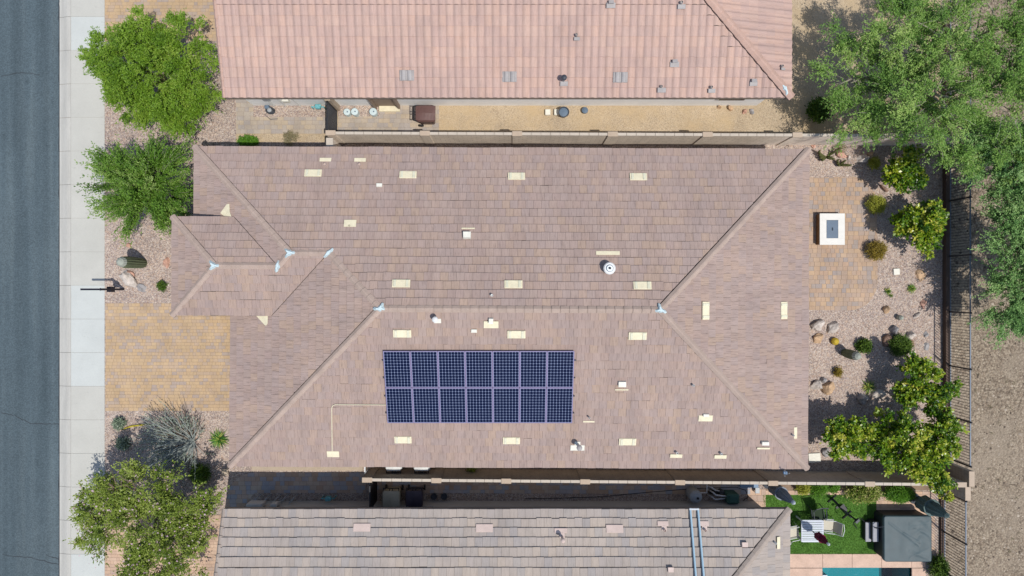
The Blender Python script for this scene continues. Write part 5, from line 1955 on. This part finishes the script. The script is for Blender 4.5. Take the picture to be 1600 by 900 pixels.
# loose stones and turf blades
def scatter_stones(name, label, n, boxes, smin, smax, mat_cols, z):
    V = []
    base = np.array([[1, 0, 0], [0, 1, 0], [-1, 0, 0], [0, -1, 0], [0, 0, .8]])
    tris = [(0, 1, 4), (1, 2, 4), (2, 3, 4), (3, 0, 4)]
    ar = np.array([(b_[2] - b_[0]) * (b_[3] - b_[1]) for b_ in boxes])
    which = rng.choice(len(boxes), n, p=ar / ar.sum())
    bx = np.array(boxes)[which]
    pos = np.stack([rng.uniform(bx[:, 0], bx[:, 2]), rng.uniform(bx[:, 1], bx[:, 3]), np.full(n, z)], 1)
    s_ = smin * rng.uniform(.6, 1, (n, 1, 1)) * np.minimum(rng.uniform(.004, 1, (n, 1, 1)) ** -.42, smax / smin * 1.6)
    sh = base[None] * rng.uniform(.6, 1.2, (n, 5, 1))
    an = rng.uniform(0, 6.28, n)
    cx, sx = np.cos(an), np.sin(an)
    x = sh[..., 0] * cx[:, None] - sh[..., 1] * sx[:, None]
    y = sh[..., 0] * sx[:, None] + sh[..., 1] * cx[:, None]
    vv = np.stack([x, y, sh[..., 2]], 2) * s_ + pos[:, None]
    idx = (np.arange(n)[:, None, None] * 5 + np.array(tris)[None]).reshape(-1, 3)
    me = bpy.data.meshes.new(name)
    me.vertices.add(5 * n)
    me.vertices.foreach_set('co', vv.reshape(-1).astype(np.float32))
    me.loops.add(len(idx) * 3)
    me.loops.foreach_set('vertex_index', idx.reshape(-1).astype(np.int32))
    me.polygons.add(len(idx))
    me.polygons.foreach_set('loop_start', np.arange(0, len(idx) * 3, 3, dtype=np.int32))
    at = me.attributes.new('tcol', 'FLOAT', 'FACE')
    at.data.foreach_set('value', np.repeat(rng.uniform(0, 1, n), 4).astype(np.float32))
    me.materials.append(mat_cols)
    me.update(calc_edges=True)
    o = bpy.data.objects.new(name, me)
    COL.objects.link(o)
    o['kind'] = 'stuff'
    o['label'] = label
    o['category'] = 'gravel'
    return o


M['stones'] = paver_mat('loose_stone', [A(214, 192, 174), A(190, 164, 146), A(222, 206, 192), A(170, 146, 132), A(206, 180, 158), A(180, 164, 158)])
M['dstones'] = paver_mat('desert_stone', [A(160, 146, 129), A(128, 115, 100), A(198, 184, 165), A(100, 88, 77), A(152, 138, 121), A(174, 160, 142)])
scatter_stones('yard_gravel', 'loose pink gravel over the yards', 26000, [(12.4, -7.9, 19.5, -1.0), (16.3, -1, 19.5, 6.5), (12.4, 5.0, 16.5, 6.5), (-18.45, 2.0, -13.2, 11), (-18.45, -.7, -13.2, 2), (-18.45, -10.2, -13.0, -5.6)], .02, .045, M['stones'], .0)
scatter_stones('desert_pebbles', 'loose desert pebbles and clods beyond the fence', 30000, [(19.8, -14, 25, 16)], .018, .06, M['dstones'], -.145)
# dry weeds beyond the fence
nw = 130
wx = np.stack([rng.uniform(19.9, 25, nw), rng.uniform(-13, 12, nw), np.full(nw, -.14)], 1)
pw_ = np.repeat(wx, 16, 0) + rng.normal(0, .03, (nw * 16, 3)) * np.array([1, 1, 0])
V = leaf_quads(pw_, rng.normal(0, .7, (nw * 16, 3)) + np.array([0, 0, .7]), .12, .006, .1)
o = bpy.data.objects.new('dry_weeds', quads_mesh('dry_weeds', V, rng.uniform(0, 1, len(V)), M['leaf_dry']))
o['kind'] = 'stuff'
o['label'] = 'sparse dry weeds dotted over the desert ground'
o['category'] = 'weeds'
COL.objects.link(o)
n = 26000
q = pxy((1192, 773), (1369, 773), (1369, 865), (1192, 865))
x0, x1 = min(a[0] for a in q), max(a[0] for a in q)
y0, y1 = min(a[1] for a in q), max(a[1] for a in q)
pos = np.stack([rng.uniform(x0, x1, n), rng.uniform(y0, y1, n), np.full(n, .012)], 1)
dirs = rng.normal(0, .55, (n, 3)) + np.array([0, -.25, .8])
V = leaf_quads(pos, dirs, .06, .007, .1)
o = bpy.data.objects.new('turf_blades', quads_mesh('turf_blades', V, np.clip(rng.normal(.5, .22, n) + .22 * np.array([noise.noise(Vector((q_[0] * 1.1, q_[1] * 2.3, 0))) for q_ in pos]) + .12 * np.sin(pos[:, 0] * 7), 0, 1), M['grass']))
o['kind'] = 'stuff'
o['label'] = 'green artificial turf blades of the small back lawn'
o['category'] = 'grass'
COL.objects.link(o)


# ------------------------------------------------------------------ objects
def wheeled_bin(label, c, rz, mat, lidmat, sx=.72, sy=.62, h=1.0, group='wheeled bins'):
    """handle towards local -x"""
    root = thing('wheeled_bin', label, 'bin', c, group)
    T = Matrix.Translation(Vector(c)) @ Matrix.Rotation(rz, 4, 'Z')
    MB().bevbox((0, 0, h * .45 + .04), (sx * .94, sy * .94, h * .9), .05, M=T, taper=.78).obj('body', mat, root)
    lid = MB()
    vs = []
    fs = []
    nx = 7
    for i in range(nx):
        t = i / (nx - 1)
        x = -sx / 2 + sx * t
        e = .05 if i in (0, nx - 1) else 0
        zc = h + .015 + .07 * math.sin(math.pi * min(1, t * .9 + .1))
        for y, dz in ((-sy / 2 + e, -.03), (-sy / 2 + .05 + e * .5, .6), (0, 1), (sy / 2 - .05 - e * .5, .6), (sy / 2 - e, -.03)):
            z = h - .04 if dz < 0 else h + (zc - h) * dz
            vs.append(T @ Vector((x, y, z)))
    for i in range(nx - 1):
        for j in range(4):
            fs.append((i * 5 + j, (i + 1) * 5 + j, (i + 1) * 5 + j + 1, i * 5 + j + 1))
    fs += [(0, 1, 2, 3, 4), tuple(range(nx * 5 - 1, nx * 5 - 6, -1))]
    lid.add(vs, fs)
    lid = lid.obj('lid', lidmat, root)
    MB().box((.06, 0, h + .088), (sx * .5, .03, .012), M=T).obj('lid_rib', lidmat, lid)
    hd = MB()
    hd.tube([T @ Vector((-sx / 2 - .1, -sy * .42, h - .02)), T @ Vector((-sx / 2 - .1, sy * .42, h - .02))], .02, 8)
    for y in (-sy * .42, -sy * .08, sy * .08, sy * .42):
        hd.box((-sx / 2 - .04, y, h - .02), (.16, .03, .05), M=T)
    hd.obj('handle', M['black'], root)
    for s_ in (-1, 1):
        W = T @ Matrix.Translation((-sx * .36, s_ * sy * .46, .12)) @ Matrix.Rotation(math.pi / 2, 4, 'X')
        o = MB()
        pr = [(.05, -.03), (.12, -.03), (.12, .03), (.05, .03)]
        o.add([W @ Vector((r * math.cos(6.2832 * k / 14), r * math.sin(6.2832 * k / 14), z)) for r, z in pr for k in range(14)],
              [(i * 14 + k, i * 14 + (k + 1) % 14, (i + 1) * 14 + (k + 1) % 14, (i + 1) * 14 + k) for i in range(3) for k in range(14)] + [tuple(range(13, -1, -1)), tuple(range(42, 56))])
        o.obj('wheel', M['black'], root)
    return root


p = P(665, 177, 1.0)
wheeled_bin('brown wheeled bin on pavers beside the pink roofed house', (p.x, p.y, .02), 0, M['bin_brown'], M['bin_brown'], .86, .74, 1.0)
p = P(611, 779, 1.0)
wheeled_bin('tan wheeled bin in shade beside the black gate', (p.x, p.y - .02, .02), -math.pi / 2, M['bin_tan'], M['bin_tan'], .74, .8, 1.0)
p = P(647, 779, 1.0)
wheeled_bin('dark wheeled bin in shade next to the tan bin', (p.x, p.y - .02, .02), -math.pi / 2, M['bin_dark'], M['bin_dark'], .74, .78, 1.0)
for px, label in ((615, 'white lidded bin under the middle house eave nearest the gate'), (659, 'white lidded bin under the middle house eave farther from the gate')):
    p = P(px, 729, 1.0)
    wheeled_bin(label, (p.x, -7.74, .02), math.pi / 2, M['bin_dark'], M['white_plastic'], .56, .74, 1.0)

# round white tanks and pots in the north side yard
for px, py, r, h_, label in ((542, 175, .155, .35, 'left round white tank in the gravel behind the side gate'), (554, 174.5, .16, .4, 'middle round white tank in the gravel behind the side gate'), (583, 174.5, .17, .35, 'right round white tank standing alone near the side door')):
    p = P(px, py, h_)
    root = thing('water_tank', label, 'tank', (p.x, p.y, .008), 'round white tanks')
    MB().lathe((p.x, p.y, .008), [(r * .92, 0), (r * .95, h_ * .5), (r * .97, h_ - .03)], 20).obj('body', M['lid_white'], root)
    o = MB().lathe((p.x, p.y, .008), [(r, h_ - .04), (r * 1.03, h_ - .01), (r * .95, h_ + .02), (r * .3, h_ + .03)], 20).obj('lid', M['lid_white'], root)
    MB().lathe((p.x + .03, p.y, .008), [(.035, h_ + .02), (.03, h_ + .05), (.01, h_ + .055)], 8).obj('knob', M['slate'], o)
p = P(881, 175, .4)
root = thing('planter_pot', 'round black pot beside the pink roofed house wall', 'pot', (p.x, p.y, .004))
MB().lathe((p.x, p.y, .004), [(.17, 0), (.22, .3), (.24, .4), (.245, .42), (.21, .42), (.2, .36)], 20).obj('body', M['charcoal'], root)
MB().lathe((p.x, p.y, .004), [(.2, .36), (.1, .37), (.01, .375)], 16).obj('soil', M['slate'], root)
p = P(914, 172, .2)
tag(MB().lathe((p.x, p.y, .004), [(.1, 0), (.15, .12), (.14, .2), (.05, .24), (.01, .245)], 12).obj('lantern', M['slate'], None, loc=(p.x, p.y, .004)), 'small grey dome right of the black pot', 'dome')
for px, label in ((856, 'left white block of two beside the black pot'), (870, 'right white block of two beside the black pot')):
    p = P(px, 175, .15)
    tag(MB().bevbox((p.x, p.y, .08), (.24, .26, .15), .015).obj('concrete_block', M['cream_pale'], None, loc=(p.x, p.y, 0)), label, 'block', 'white blocks by the black pot')
# hose reel
p = P(421, 172, .4)
root = thing('hose_reel', 'dark hose reel against the pink roofed house wall', 'hose reel', (p.x, p.y, .008))
mb = MB()
for z in (.18, .24, .3, .36):
    mb.tube([(p.x + .17 * math.cos(a), p.y + .12 * math.sin(a), z + .02) for a in np.linspace(0, 6.1, 18)], .03, 6)
mb.obj('hose', M['charcoal'], root)
MB().bevbox((p.x - .12, p.y + .14, .22), (.2, .16, .42), .02).obj('stand', M['slate'], root)
MB().lathe((p.x, p.y, .01), [(.1, 0), (.1, .42), (.06, .45), (.01, .46)], 14).obj('drum', M['steel_pale'], root)
MB().tube([(p.x - .1, p.y, .05), (p.x - .35, p.y - .1, .03), (p.x - .1, p.y - .32, .03), (p.x + .25, p.y - .3, .03)], .015, 5).obj('hose_end', M['charcoal'], root)
for px, py, rz, label in ((497, 167, 0, 'pale teal backflow valve beside the side gate of the pink roofed house'), (513, 779, 0, 'teal backflow valve in shade beside the grey roofed house')):
    p = P(px, py, .4)
    root = thing('backflow_valve', label, 'valve', (p.x, p.y, .008))
    pts = [(p.x - .3, p.y, 0), (p.x - .3, p.y, .4), (p.x + .25, p.y, .4), (p.x + .25, p.y, 0)]
    MB().tube(pts, .03, 8).obj('pipe', M['teal_metal'], root)
    MB().bevbox((p.x, p.y, .42), (.24, .2, .22), .03).obj('body', M['teal_metal'], root)
    MB().lathe((p.x + .12, p.y + .02, .5), [(.06, 0), (.06, .08), (.02, .1)], 10).obj('bonnet', M['teal_metal'], root)
# utility meters south
p = P(425, 783, .6)
root = thing('utility_meter', 'grey pipes and meter on the shaded grey roofed house wall', 'meter', (p.x, p.y, .0))
for k, dx_ in enumerate((-.9, -.45, 0, .35, .75)):
    MB().tube([(p.x + dx_, SWY + .08, .0), (p.x + dx_, SWY + .08, .5 + .1 * (k % 3)), (p.x + dx_ + .12, SWY + .2, .65), (p.x + dx_ + .2, SWY + .3, .5), (p.x + dx_ + .2, SWY + .3, 0)], .025, 6).obj('pipe', M['steel_pale'], root)
MB().bevbox((p.x - .6, SWY + .12, .9), (.7, .2, .5), .03).obj('meter_box', M['stucco_grey'], root)
MB().bevbox((p.x + .2, SWY + .1, .8), (.3, .16, .4), .03).obj('meter_box', M['stucco_grey'], root)
for px, label in ((678, 'left round pot in shade right of the dark bin'), (694, 'right round pot in shade right of the dark bin')):
    p = P(px, 776, .25)
    tag(MB().lathe((p.x, p.y, .003), [(.1, 0), (.14, .22), (.15, .26), (.13, .26), (.12, .2), (.02, .19)], 14).obj('pot', M['charcoal'], None, loc=(p.x, p.y, .003)), label, 'pot', 'pots in the shaded side yard')

# sign post at the front
p = P(193, 452)
root = thing('sign_post', 'dark sign post with arm reaching over the sidewalk by the driveway', 'sign post', p)
MB().box((p.x, p.y, .85), (.09, .09, 1.7)).obj('post', M['sign_post'], root)
MB().lathe((p.x, p.y, 1.7), [(.05, 0), (.06, .03), (.01, .08)], 8).obj('finial', M['sign_post'], root)
MB().box((p.x - .45, p.y, 1.6), (.95, .08, .08)).obj('arm', M['sign_post'], root)
MB().bevbox((p.x - .06, p.y, .88), (.2, .24, .3), .01).obj('leaflet_box', M['sign_post'], root)

# fire pit table
c = P(1300.5, 358, .42)
root = thing('fire_table', 'cream stone fire pit table on the paver patio', 'table', (c.x, c.y, .015))
sx_, sy_ = 39 * 30.58 / F, 49 * 30.58 / F
MB().box((c.x, c.y, .19), (sx_ - .03, sy_ - .05, .35)).obj('base', M['brown_wood'], root)
top = MB()
a, b_ = sx_ / 2, sy_ / 2
ia, ib = a * .47, b_ * .58
for x0_, y0_, x1_, y1_ in ((-a, ib, a, b_), (-a, -b_, a, -ib), (-a, -ib, -ia, ib), (ia, -ib, a, ib)):
    top.box((c.x + (x0_ + x1_) / 2, c.y + (y0_ + y1_) / 2, .395), (x1_ - x0_ - .001, y1_ - y0_ - .001, .06))
top.obj('top', M['table_stone'], root)
lid = MB().bevbox((c.x, c.y, .4), (2 * ia - .01, 2 * ib - .01, .05), .01).obj('burner_lid', M['slate'], root)
MB().tube([(c.x, c.y - .06, .43), (c.x, c.y - .05, .47), (c.x, c.y + .05, .47), (c.x, c.y + .06, .43)], .012, 6).obj('lid_handle', M['black'], lid)

# pool equipment
p = P(1088, 777, .85)
root = thing('pool_filter', 'round grey pool filter tank with white pipes by the grey roof', 'filter', (p.x, p.y, 0))
MB().lathe((p.x, p.y, 0), [(.26, 0), (.28, .1), (.29, .7), (.27, .8), (.18, .87), (.05, .9)], 24).obj('tank', M['steel_pale'], root)
MB().lathe((p.x + .05, p.y - .03, 0), [(.05, .88), (.05, .96), (.02, .97)], 10).obj('gauge', M['black'], root)
mb = MB()
mb.tube([(p.x + .25, p.y + .05, .35), (p.x + .6, p.y + .05, .35), (p.x + .6, p.y + .4, .4), (p.x + .62, p.y + .42, .1)], .035, 8)
mb.obj('pipe', M['pvc'], root)
g = P(1146, 780, .7)
root2 = thing('pool_heater', 'dark green pool heater box beside the filter tank', 'heater', (g.x, g.y, 0))
MB().bevbox((g.x, g.y, .36), (.55, .44, .7), .05).obj('cabinet', M['green_box'], root2)
MB().bevbox((g.x, g.y, .72), (.36, .3, .03), .01).obj('top_panel', M['green_box'], root2)
for dy, z in ((.12, .5), (-.12, .35), (.28, .25)):
    MB().tube([(g.x - .27, g.y + dy * .6, z), (g.x - .7, g.y + dy, z), (g.x - .85, g.y + dy + .12, z), (g.x - .95, g.y + dy + .12, .05)], .035, 8).obj('pipe', M['pvc'], root2)
pm = P(1118, 770, .35)
root3 = thing('pool_pump', 'black pool pump between the filter tank and heater', 'pump', (pm.x, pm.y, 0))
MB().tube([(pm.x - .25, pm.y, .2), (pm.x + .05, pm.y, .2), (pm.x + .3, pm.y, .2)], [.1, .1, .08], 12).obj('motor', M['black'], root3)
MB().lathe((pm.x + .3, pm.y, 0), [(.11, .02), (.12, .3), (.1, .34), (.02, .35)], 14).obj('strainer', M['charcoal'], root3)
hs = [P(820, 779), P(880, 778), P(940, 776), P(1000, 770), P(1060, 765), P(1110, 762), P(1150, 761), P(1165, 766), P(1169, 776), P(1160, 783)]
tag(MB().tube([q_ + Vector((0, 0, .025)) for q_ in hs], .014, 6).obj('garden_hose', M['black'], None, loc=hs[0]), 'black garden hose trailing along the shaded side yard', 'hose')
p = P(1171, 757, .45)
root = thing('storage_box', 'narrow blue grey box against the block wall beside the grey umbrella', 'box', (p.x, p.y - .05, .0))
MB().bevbox((p.x, p.y - .05, .2), (.78, .18, .4), .02).obj('body', M['blue_bench'], root)
MB().bevbox((p.x, p.y - .05, .42), (.82, .2, .04), .01).obj('lid', M['blue_bench'], root)
p = P(1183, 766, .2)
root = thing('folding_stool', 'small grey stool on the paved corner below the blue grey box', 'stool', (p.x, p.y, .015))
MB().bevbox((p.x, p.y, .24), (.2, .26, .03), .01).obj('seat', M['steel_pale'], root)
for sx__ in (-1, 1):
    for sy__ in (-1, 1):
        MB().box((p.x + sx__ * .08, p.y + sy__ * .1, .12), (.02, .02, .22)).obj('leg', M['charcoal'], root)


def umbrella(label, base, h, r, z0, mat, tip, folds=8):
    root = thing('closed_umbrella', label, 'umbrella', base, 'closed umbrellas')
    b_ = Vector(base)
    MB().tube([b_, b_ + Vector((0, 0, h))], .022, 8).obj('pole', M['charcoal'], root)
    mb = MB()
    vs = []
    n = folds * 2
    prof = [(r * .75, z0), (r * 1.0, z0 + (h - z0) * .12), (r * .92, z0 + (h - z0) * .4), (r * .62, z0 + (h - z0) * .7), (r * .3, z0 + (h - z0) * .92), (.03, h)]
    for i, (rr, z) in enumerate(prof):
        for k in range(n):
            a = 2 * math.pi * k / n + .12 * i
            q_ = rr * (1 if k % 2 else .72)
            vs.append(b_ + Vector((q_ * math.cos(a), q_ * math.sin(a), z)))
    fs = [(i * n + k, i * n + (k + 1) % n, (i + 1) * n + (k + 1) % n, (i + 1) * n + k) for i in range(len(prof) - 1) for k in range(n)] + [tuple(range(n - 1, -1, -1))]
    mb.add(vs, fs)
    o = mb.obj('canopy', mat, root)
    MB().lathe(b_, [(r * .28, h - .1), (r * .3, h - .06), (.06, h + .02), (.02, h + .08)], 10).obj('tip', tip, o)
    MB().lathe(b_, [(r * .97, z0 + (h - z0) * .42), (r * .98, z0 + (h - z0) * .45)], 14).obj('strap', mat, o)
    MB().lathe(b_, [(.24, 0), (.25, .05), (.08, .1), (.04, .3)], 16).obj('base', M['charcoal'], root)
    return root


umbrella('closed grey umbrella at the corner of the grey roof and block wall', (11.62, -8.86, .01), 2.85, .3, .5, M['umb_grey'], M['umb_tip'])
umbrella('closed grey green umbrella leaning out beside the hot tub', (P(1427, 778).x, P(1427, 778).y, .02), 2.45, .38, .5, M['umb_green'], M['umb_green'])
# garden table with maroon umbrella
tc = P(1269.5, 830, .72)
root = thing('garden_table', 'white slatted garden table on the small lawn', 'table', (tc.x, tc.y, .012))
mb = MB()
for s_ in (-1, 1):
    mb.box((tc.x + s_ * .46, tc.y, .69), (.06, .96, .04))
    mb.box((tc.x, tc.y + s_ * .46, .69), (.86, .06, .04))
mb.obj('frame', M['table_white'], root)
for k in range(12):
    MB().box((tc.x, tc.y - .46 + .92 * (k + .5) / 12, .722), (.99, .055, .02)).obj('slat', M['table_white'], root)
for sx__ in (-1, 1):
    for sy__ in (-1, 1):
        MB().box((tc.x + sx__ * .44, tc.y + sy__ * .44, .34), (.05, .05, .67)).obj('leg', M['table_white'], root)
umbrella('closed maroon umbrella standing through the white garden table', (tc.x, tc.y, .012), 2.25, .19, 1.15, M['maroon'], M['umb_tip'])


def chair(label, c, rz, seatm, framem):
    """open side of the chair faces local +x"""
    c = Vector(c)
    root = thing('garden_chair', label, 'chair', c, 'garden chairs around the white table')
    T = Matrix.Translation(c) @ Matrix.Rotation(rz, 4, 'Z')
    MB().bevbox((.02, 0, .41), (.46, .48, .03), .01, M=T).obj('seat', seatm, root)
    vs = [T @ Vector(q_) for q_ in ((-.2, -.24, .44), (-.2, .24, .44), (-.36, .24, .92), (-.36, -.24, .92), (-.22, -.24, .43), (-.22, .24, .43), (-.38, .24, .91), (-.38, -.24, .91))]
    MB().add(vs, [(0, 1, 2, 3), (7, 6, 5, 4), (0, 3, 7, 4), (1, 5, 6, 2), (3, 2, 6, 7), (0, 4, 5, 1)]).obj('backrest', seatm, root)
    for s_ in (-1, 1):
        MB().tube([T @ Vector(q_) for q_ in ((.26, s_ * .27, 0), (.24, s_ * .27, .62), (.1, s_ * .28, .66), (-.2, s_ * .28, .66), (-.4, s_ * .26, .95))], .018, 6).obj('arm_frame', framem, root)
        MB().tube([T @ Vector(q_) for q_ in ((-.3, s_ * .27, 0), (-.2, s_ * .27, .42), (.24, s_ * .27, .42))], .018, 6).obj('leg', framem, root)
    MB().tube([T @ Vector(q_) for q_ in ((-.4, -.26, .95), (-.44, 0, .97), (-.4, .26, .95))], .018, 6).obj('top_bar', framem, root)
    return root


p = P(1293, 821, .42)
chair('beige garden chair right of the white garden table', (p.x + .05, p.y, .012), math.pi - .1, M['beige_fabric'], M['chair_frame'])
p = P(1240, 832, .42)
chair('beige garden chair left of the white table, beside the grey roof', (p.x - .02, p.y, .012), .2, M['beige_fabric'], M['chair_frame'])
p = P(1278, 803, .42)
chair('dark green garden chair at the top side of the white table', (p.x, p.y, .012), -math.pi / 2 + .1, M['green_sling'], M['charcoal'])

# exercise bike
b_ = P(1311, 791)
T = Matrix.Translation(b_ + Vector((0, 0, .012))) @ Matrix.Rotation(math.radians(-48), 4, 'Z')
root = thing('exercise_bike', 'black exercise bike standing on the small lawn', 'exercise bike', b_ + Vector((0, 0, .012)))
TV = lambda *q_: T @ Vector(q_)
for x in (-.5, .5):
    MB().tube([TV(x, -.26, .04), TV(x, .26, .04)], .035, 8).obj('stabiliser', M['black'], root)
MB().tube([TV(-.5, 0, .06), TV(-.1, 0, .18), TV(.5, 0, .08)], .04, 8).obj('base_beam', M['black'], root)
MB().tube([TV(-.1, 0, .15), TV(-.24, 0, .8)], .035, 8).obj('seat_post', M['black'], root)
MB().tube([TV(.15, 0, .15), TV(.35, 0, 1.0)], .035, 8).obj('handlebar_post', M['black'], root)
MB().add([TV(-.42, -.11, .84), TV(-.42, .11, .84), TV(-.1, .03, .86), TV(-.1, -.03, .86), TV(-.4, -.09, .78), TV(-.4, .09, .78), TV(-.12, .02, .8), TV(-.12, -.02, .8)],
         [(3, 2, 1, 0), (4, 5, 6, 7), (0, 1, 5, 4), (1, 2, 6, 5), (2, 3, 7, 6), (3, 0, 4, 7)]).obj('saddle', M['black'], root)
MB().tube([TV(.62, -.22, 1.12), TV(.4, -.2, 1.05), TV(.34, 0, 1.02), TV(.4, .2, 1.05), TV(.62, .22, 1.12)], .022, 8).obj('handlebar', M['black'], root)
MB().box((.4, 0, 1.08), (.1, .2, .12), M=T).obj('console', M['charcoal'], root)
W = T @ Matrix.Translation((.3, 0, .33)) @ Matrix.Rotation(math.pi / 2, 4, 'X')
wv_ = MB()
pr = [(.03, -.03), (.24, -.025), (.25, 0), (.24, .025), (.03, .03)]
wv_.add([W @ Vector((r * math.cos(6.2832 * k / 20), r * math.sin(6.2832 * k / 20), z)) for r, z in pr for k in range(20)],
        [(i * 20 + k, i * 20 + (k + 1) % 20, (i + 1) * 20 + (k + 1) % 20, (i + 1) * 20 + k) for i in range(4) for k in range(20)])
wv_.obj('flywheel', M['charcoal'], root)
for s_ in (-1, 1):
    MB().tube([TV(-.02, s_ * .06, .32), TV(-.02 + s_ * .14, s_ * .08, .24)], .014, 6).obj('crank', M['black'], root)
    MB().box((-.02 + s_ * .14, s_ * .14, .24), (.1, .1, .03), M=T).obj('pedal', M['black'], root)

# hot tub
z = .92
a, b_ = P(1381, 806, z), P(1456, 878, z)
cx_, cy_ = (a.x + b_.x) / 2, (a.y + b_.y) / 2
sx_, sy_ = b_.x - a.x, a.y - b_.y
root = thing('hot_tub', 'square hot tub under a creased slate green vinyl cover', 'hot tub', (cx_, cy_, .015))
MB().bevbox((cx_, cy_, .4), (sx_ - .08, sy_ - .08, .78), .1).obj('cabinet', M['spa_side'], root)
mb = MB()
nx = 64
vs = []
for j in range(nx + 1):
    for i in range(nx + 1):
        u_, v_ = i / nx, j / nx
        x = (u_ - .5)
        y = (v_ - .5)
        # rounded corners
        ex, ey = abs(x) * 2, abs(y) * 2
        cr = .86
        if ex > cr and ey > cr:
            L = math.hypot(ex - cr, ey - cr)
            m_ = max(ex - cr, ey - cr)
            if L > 0:
                ex = cr + (ex - cr) * m_ / L
                ey = cr + (ey - cr) * m_ / L
        x = math.copysign(ex / 2, x)
        y = math.copysign(ey / 2, y)
        edge = max(ex, ey)
        zz = .93 if edge < .985 else .90
        # creases gathered along the fold on the right
        f_ = math.exp(-((x - .27) / .16) ** 2)
        zz += .008 * f_ * math.sin(26 * y + 14 * abs(x - .26) + 3 * noise.noise(Vector((x * 4, y * 5, .3)))) + .014 * noise.noise(Vector((x * 5 + 2, y * 4, 1.2)))
        dline = abs((y - .28) + .8 * (x + .3))
        zz -= .016 * math.exp(-(dline / .025) ** 2) * (1 if -.4 < x < .24 else 0)
        dline = abs((y - .1) + .62 * (x + .05))
        zz -= .018 * math.exp(-(dline / .02) ** 2) * (1 if -.1 < x < .26 else 0)
        for yc, sl in ((-.3, .5), (-.36, -.45), (.18, -.6), (.3, .35)):
            dl = abs((y - yc) - sl * (x - .27))
            zz -= .009 * math.exp(-(dl / .03) ** 2) * (1 if .02 < x < .46 else 0)
        vs.append((cx_ + x * sx_, cy_ + y * sy_, zz))
w1 = nx + 1
fs = [(j * w1 + i, j * w1 + i + 1, (j + 1) * w1 + i + 1, (j + 1) * w1 + i) for j in range(nx) for i in range(nx)]
ring = [i for i in range(w1)] + [j * w1 + nx for j in range(1, w1)] + [nx * w1 + i for i in range(nx - 1, -1, -1)] + [j * w1 for j in range(nx - 1, 0, -1)]
mb.add(vs, fs)
n0 = len(mb.v)
mb.add([(vs[i][0], vs[i][1], .76) for i in ring], [])
nr_ = len(ring)
for k in range(nr_):
    mb.f.append([ring[(k + 1) % nr_], ring[k], n0 + k, n0 + (k + 1) % nr_])
    mb.r.append(0.0)
mb.obj('cover', M['spa_cover'], root, smooth=True)
MB().tube([(cx_ - sx_ / 2 - .02, cy_ + .3, .55), (cx_ - sx_ / 2 - .3, cy_ + .42, .7), (cx_ - sx_ / 2 - .02, cy_ + .55, .95)], .02, 6).obj('cover_lifter', M['charcoal'], root)
root = thing('spa_steps', 'two tread grey steps at the left side of the hot tub', 'steps', (P(1361, 830, .3).x, P(1361, 830, .3).y, .014))
for px, h_ in ((1356.5, .28), (1368, .52)):
    p = P(px, 831, h_)
    o = MB().bevbox((p.x + .02, p.y, h_ / 2), (.3, .84, h_), .03).obj('riser', M['spa_side'], root)
    MB().bevbox((p.x, p.y, h_ + .012), (.26, .88, .04), .02).obj('tread', M['step_grey'], root)

# weather station on the eave
p = P(1226, 738, 2.95)
root = thing('weather_station', 'small dark blue weather station under the back corner eave', 'weather station', (p.x, p.y, 2.5))
MB().tube([(p.x, YS + .03, 2.62), (p.x, p.y, 2.7), (p.x, p.y, 3.0)], .016, 6).obj('mast', M['charcoal'], root)
MB().bevbox((p.x, p.y, 3.02), (.16, .12, .1), .02).obj('sensor_box', M['blue_bench'], root)
for k in range(3):
    a = k * 2.094
    o = MB().tube([(p.x, p.y, 3.1), (p.x + .12 * math.cos(a), p.y + .12 * math.sin(a), 3.1)], .006, 4).obj('vane_arm', M['charcoal'], root)
    MB().lathe((p.x + .12 * math.cos(a), p.y + .12 * math.sin(a), 3.08), [(.01, 0), (.03, .02), (.03, .04)], 8).obj('cup', M['charcoal'], o)
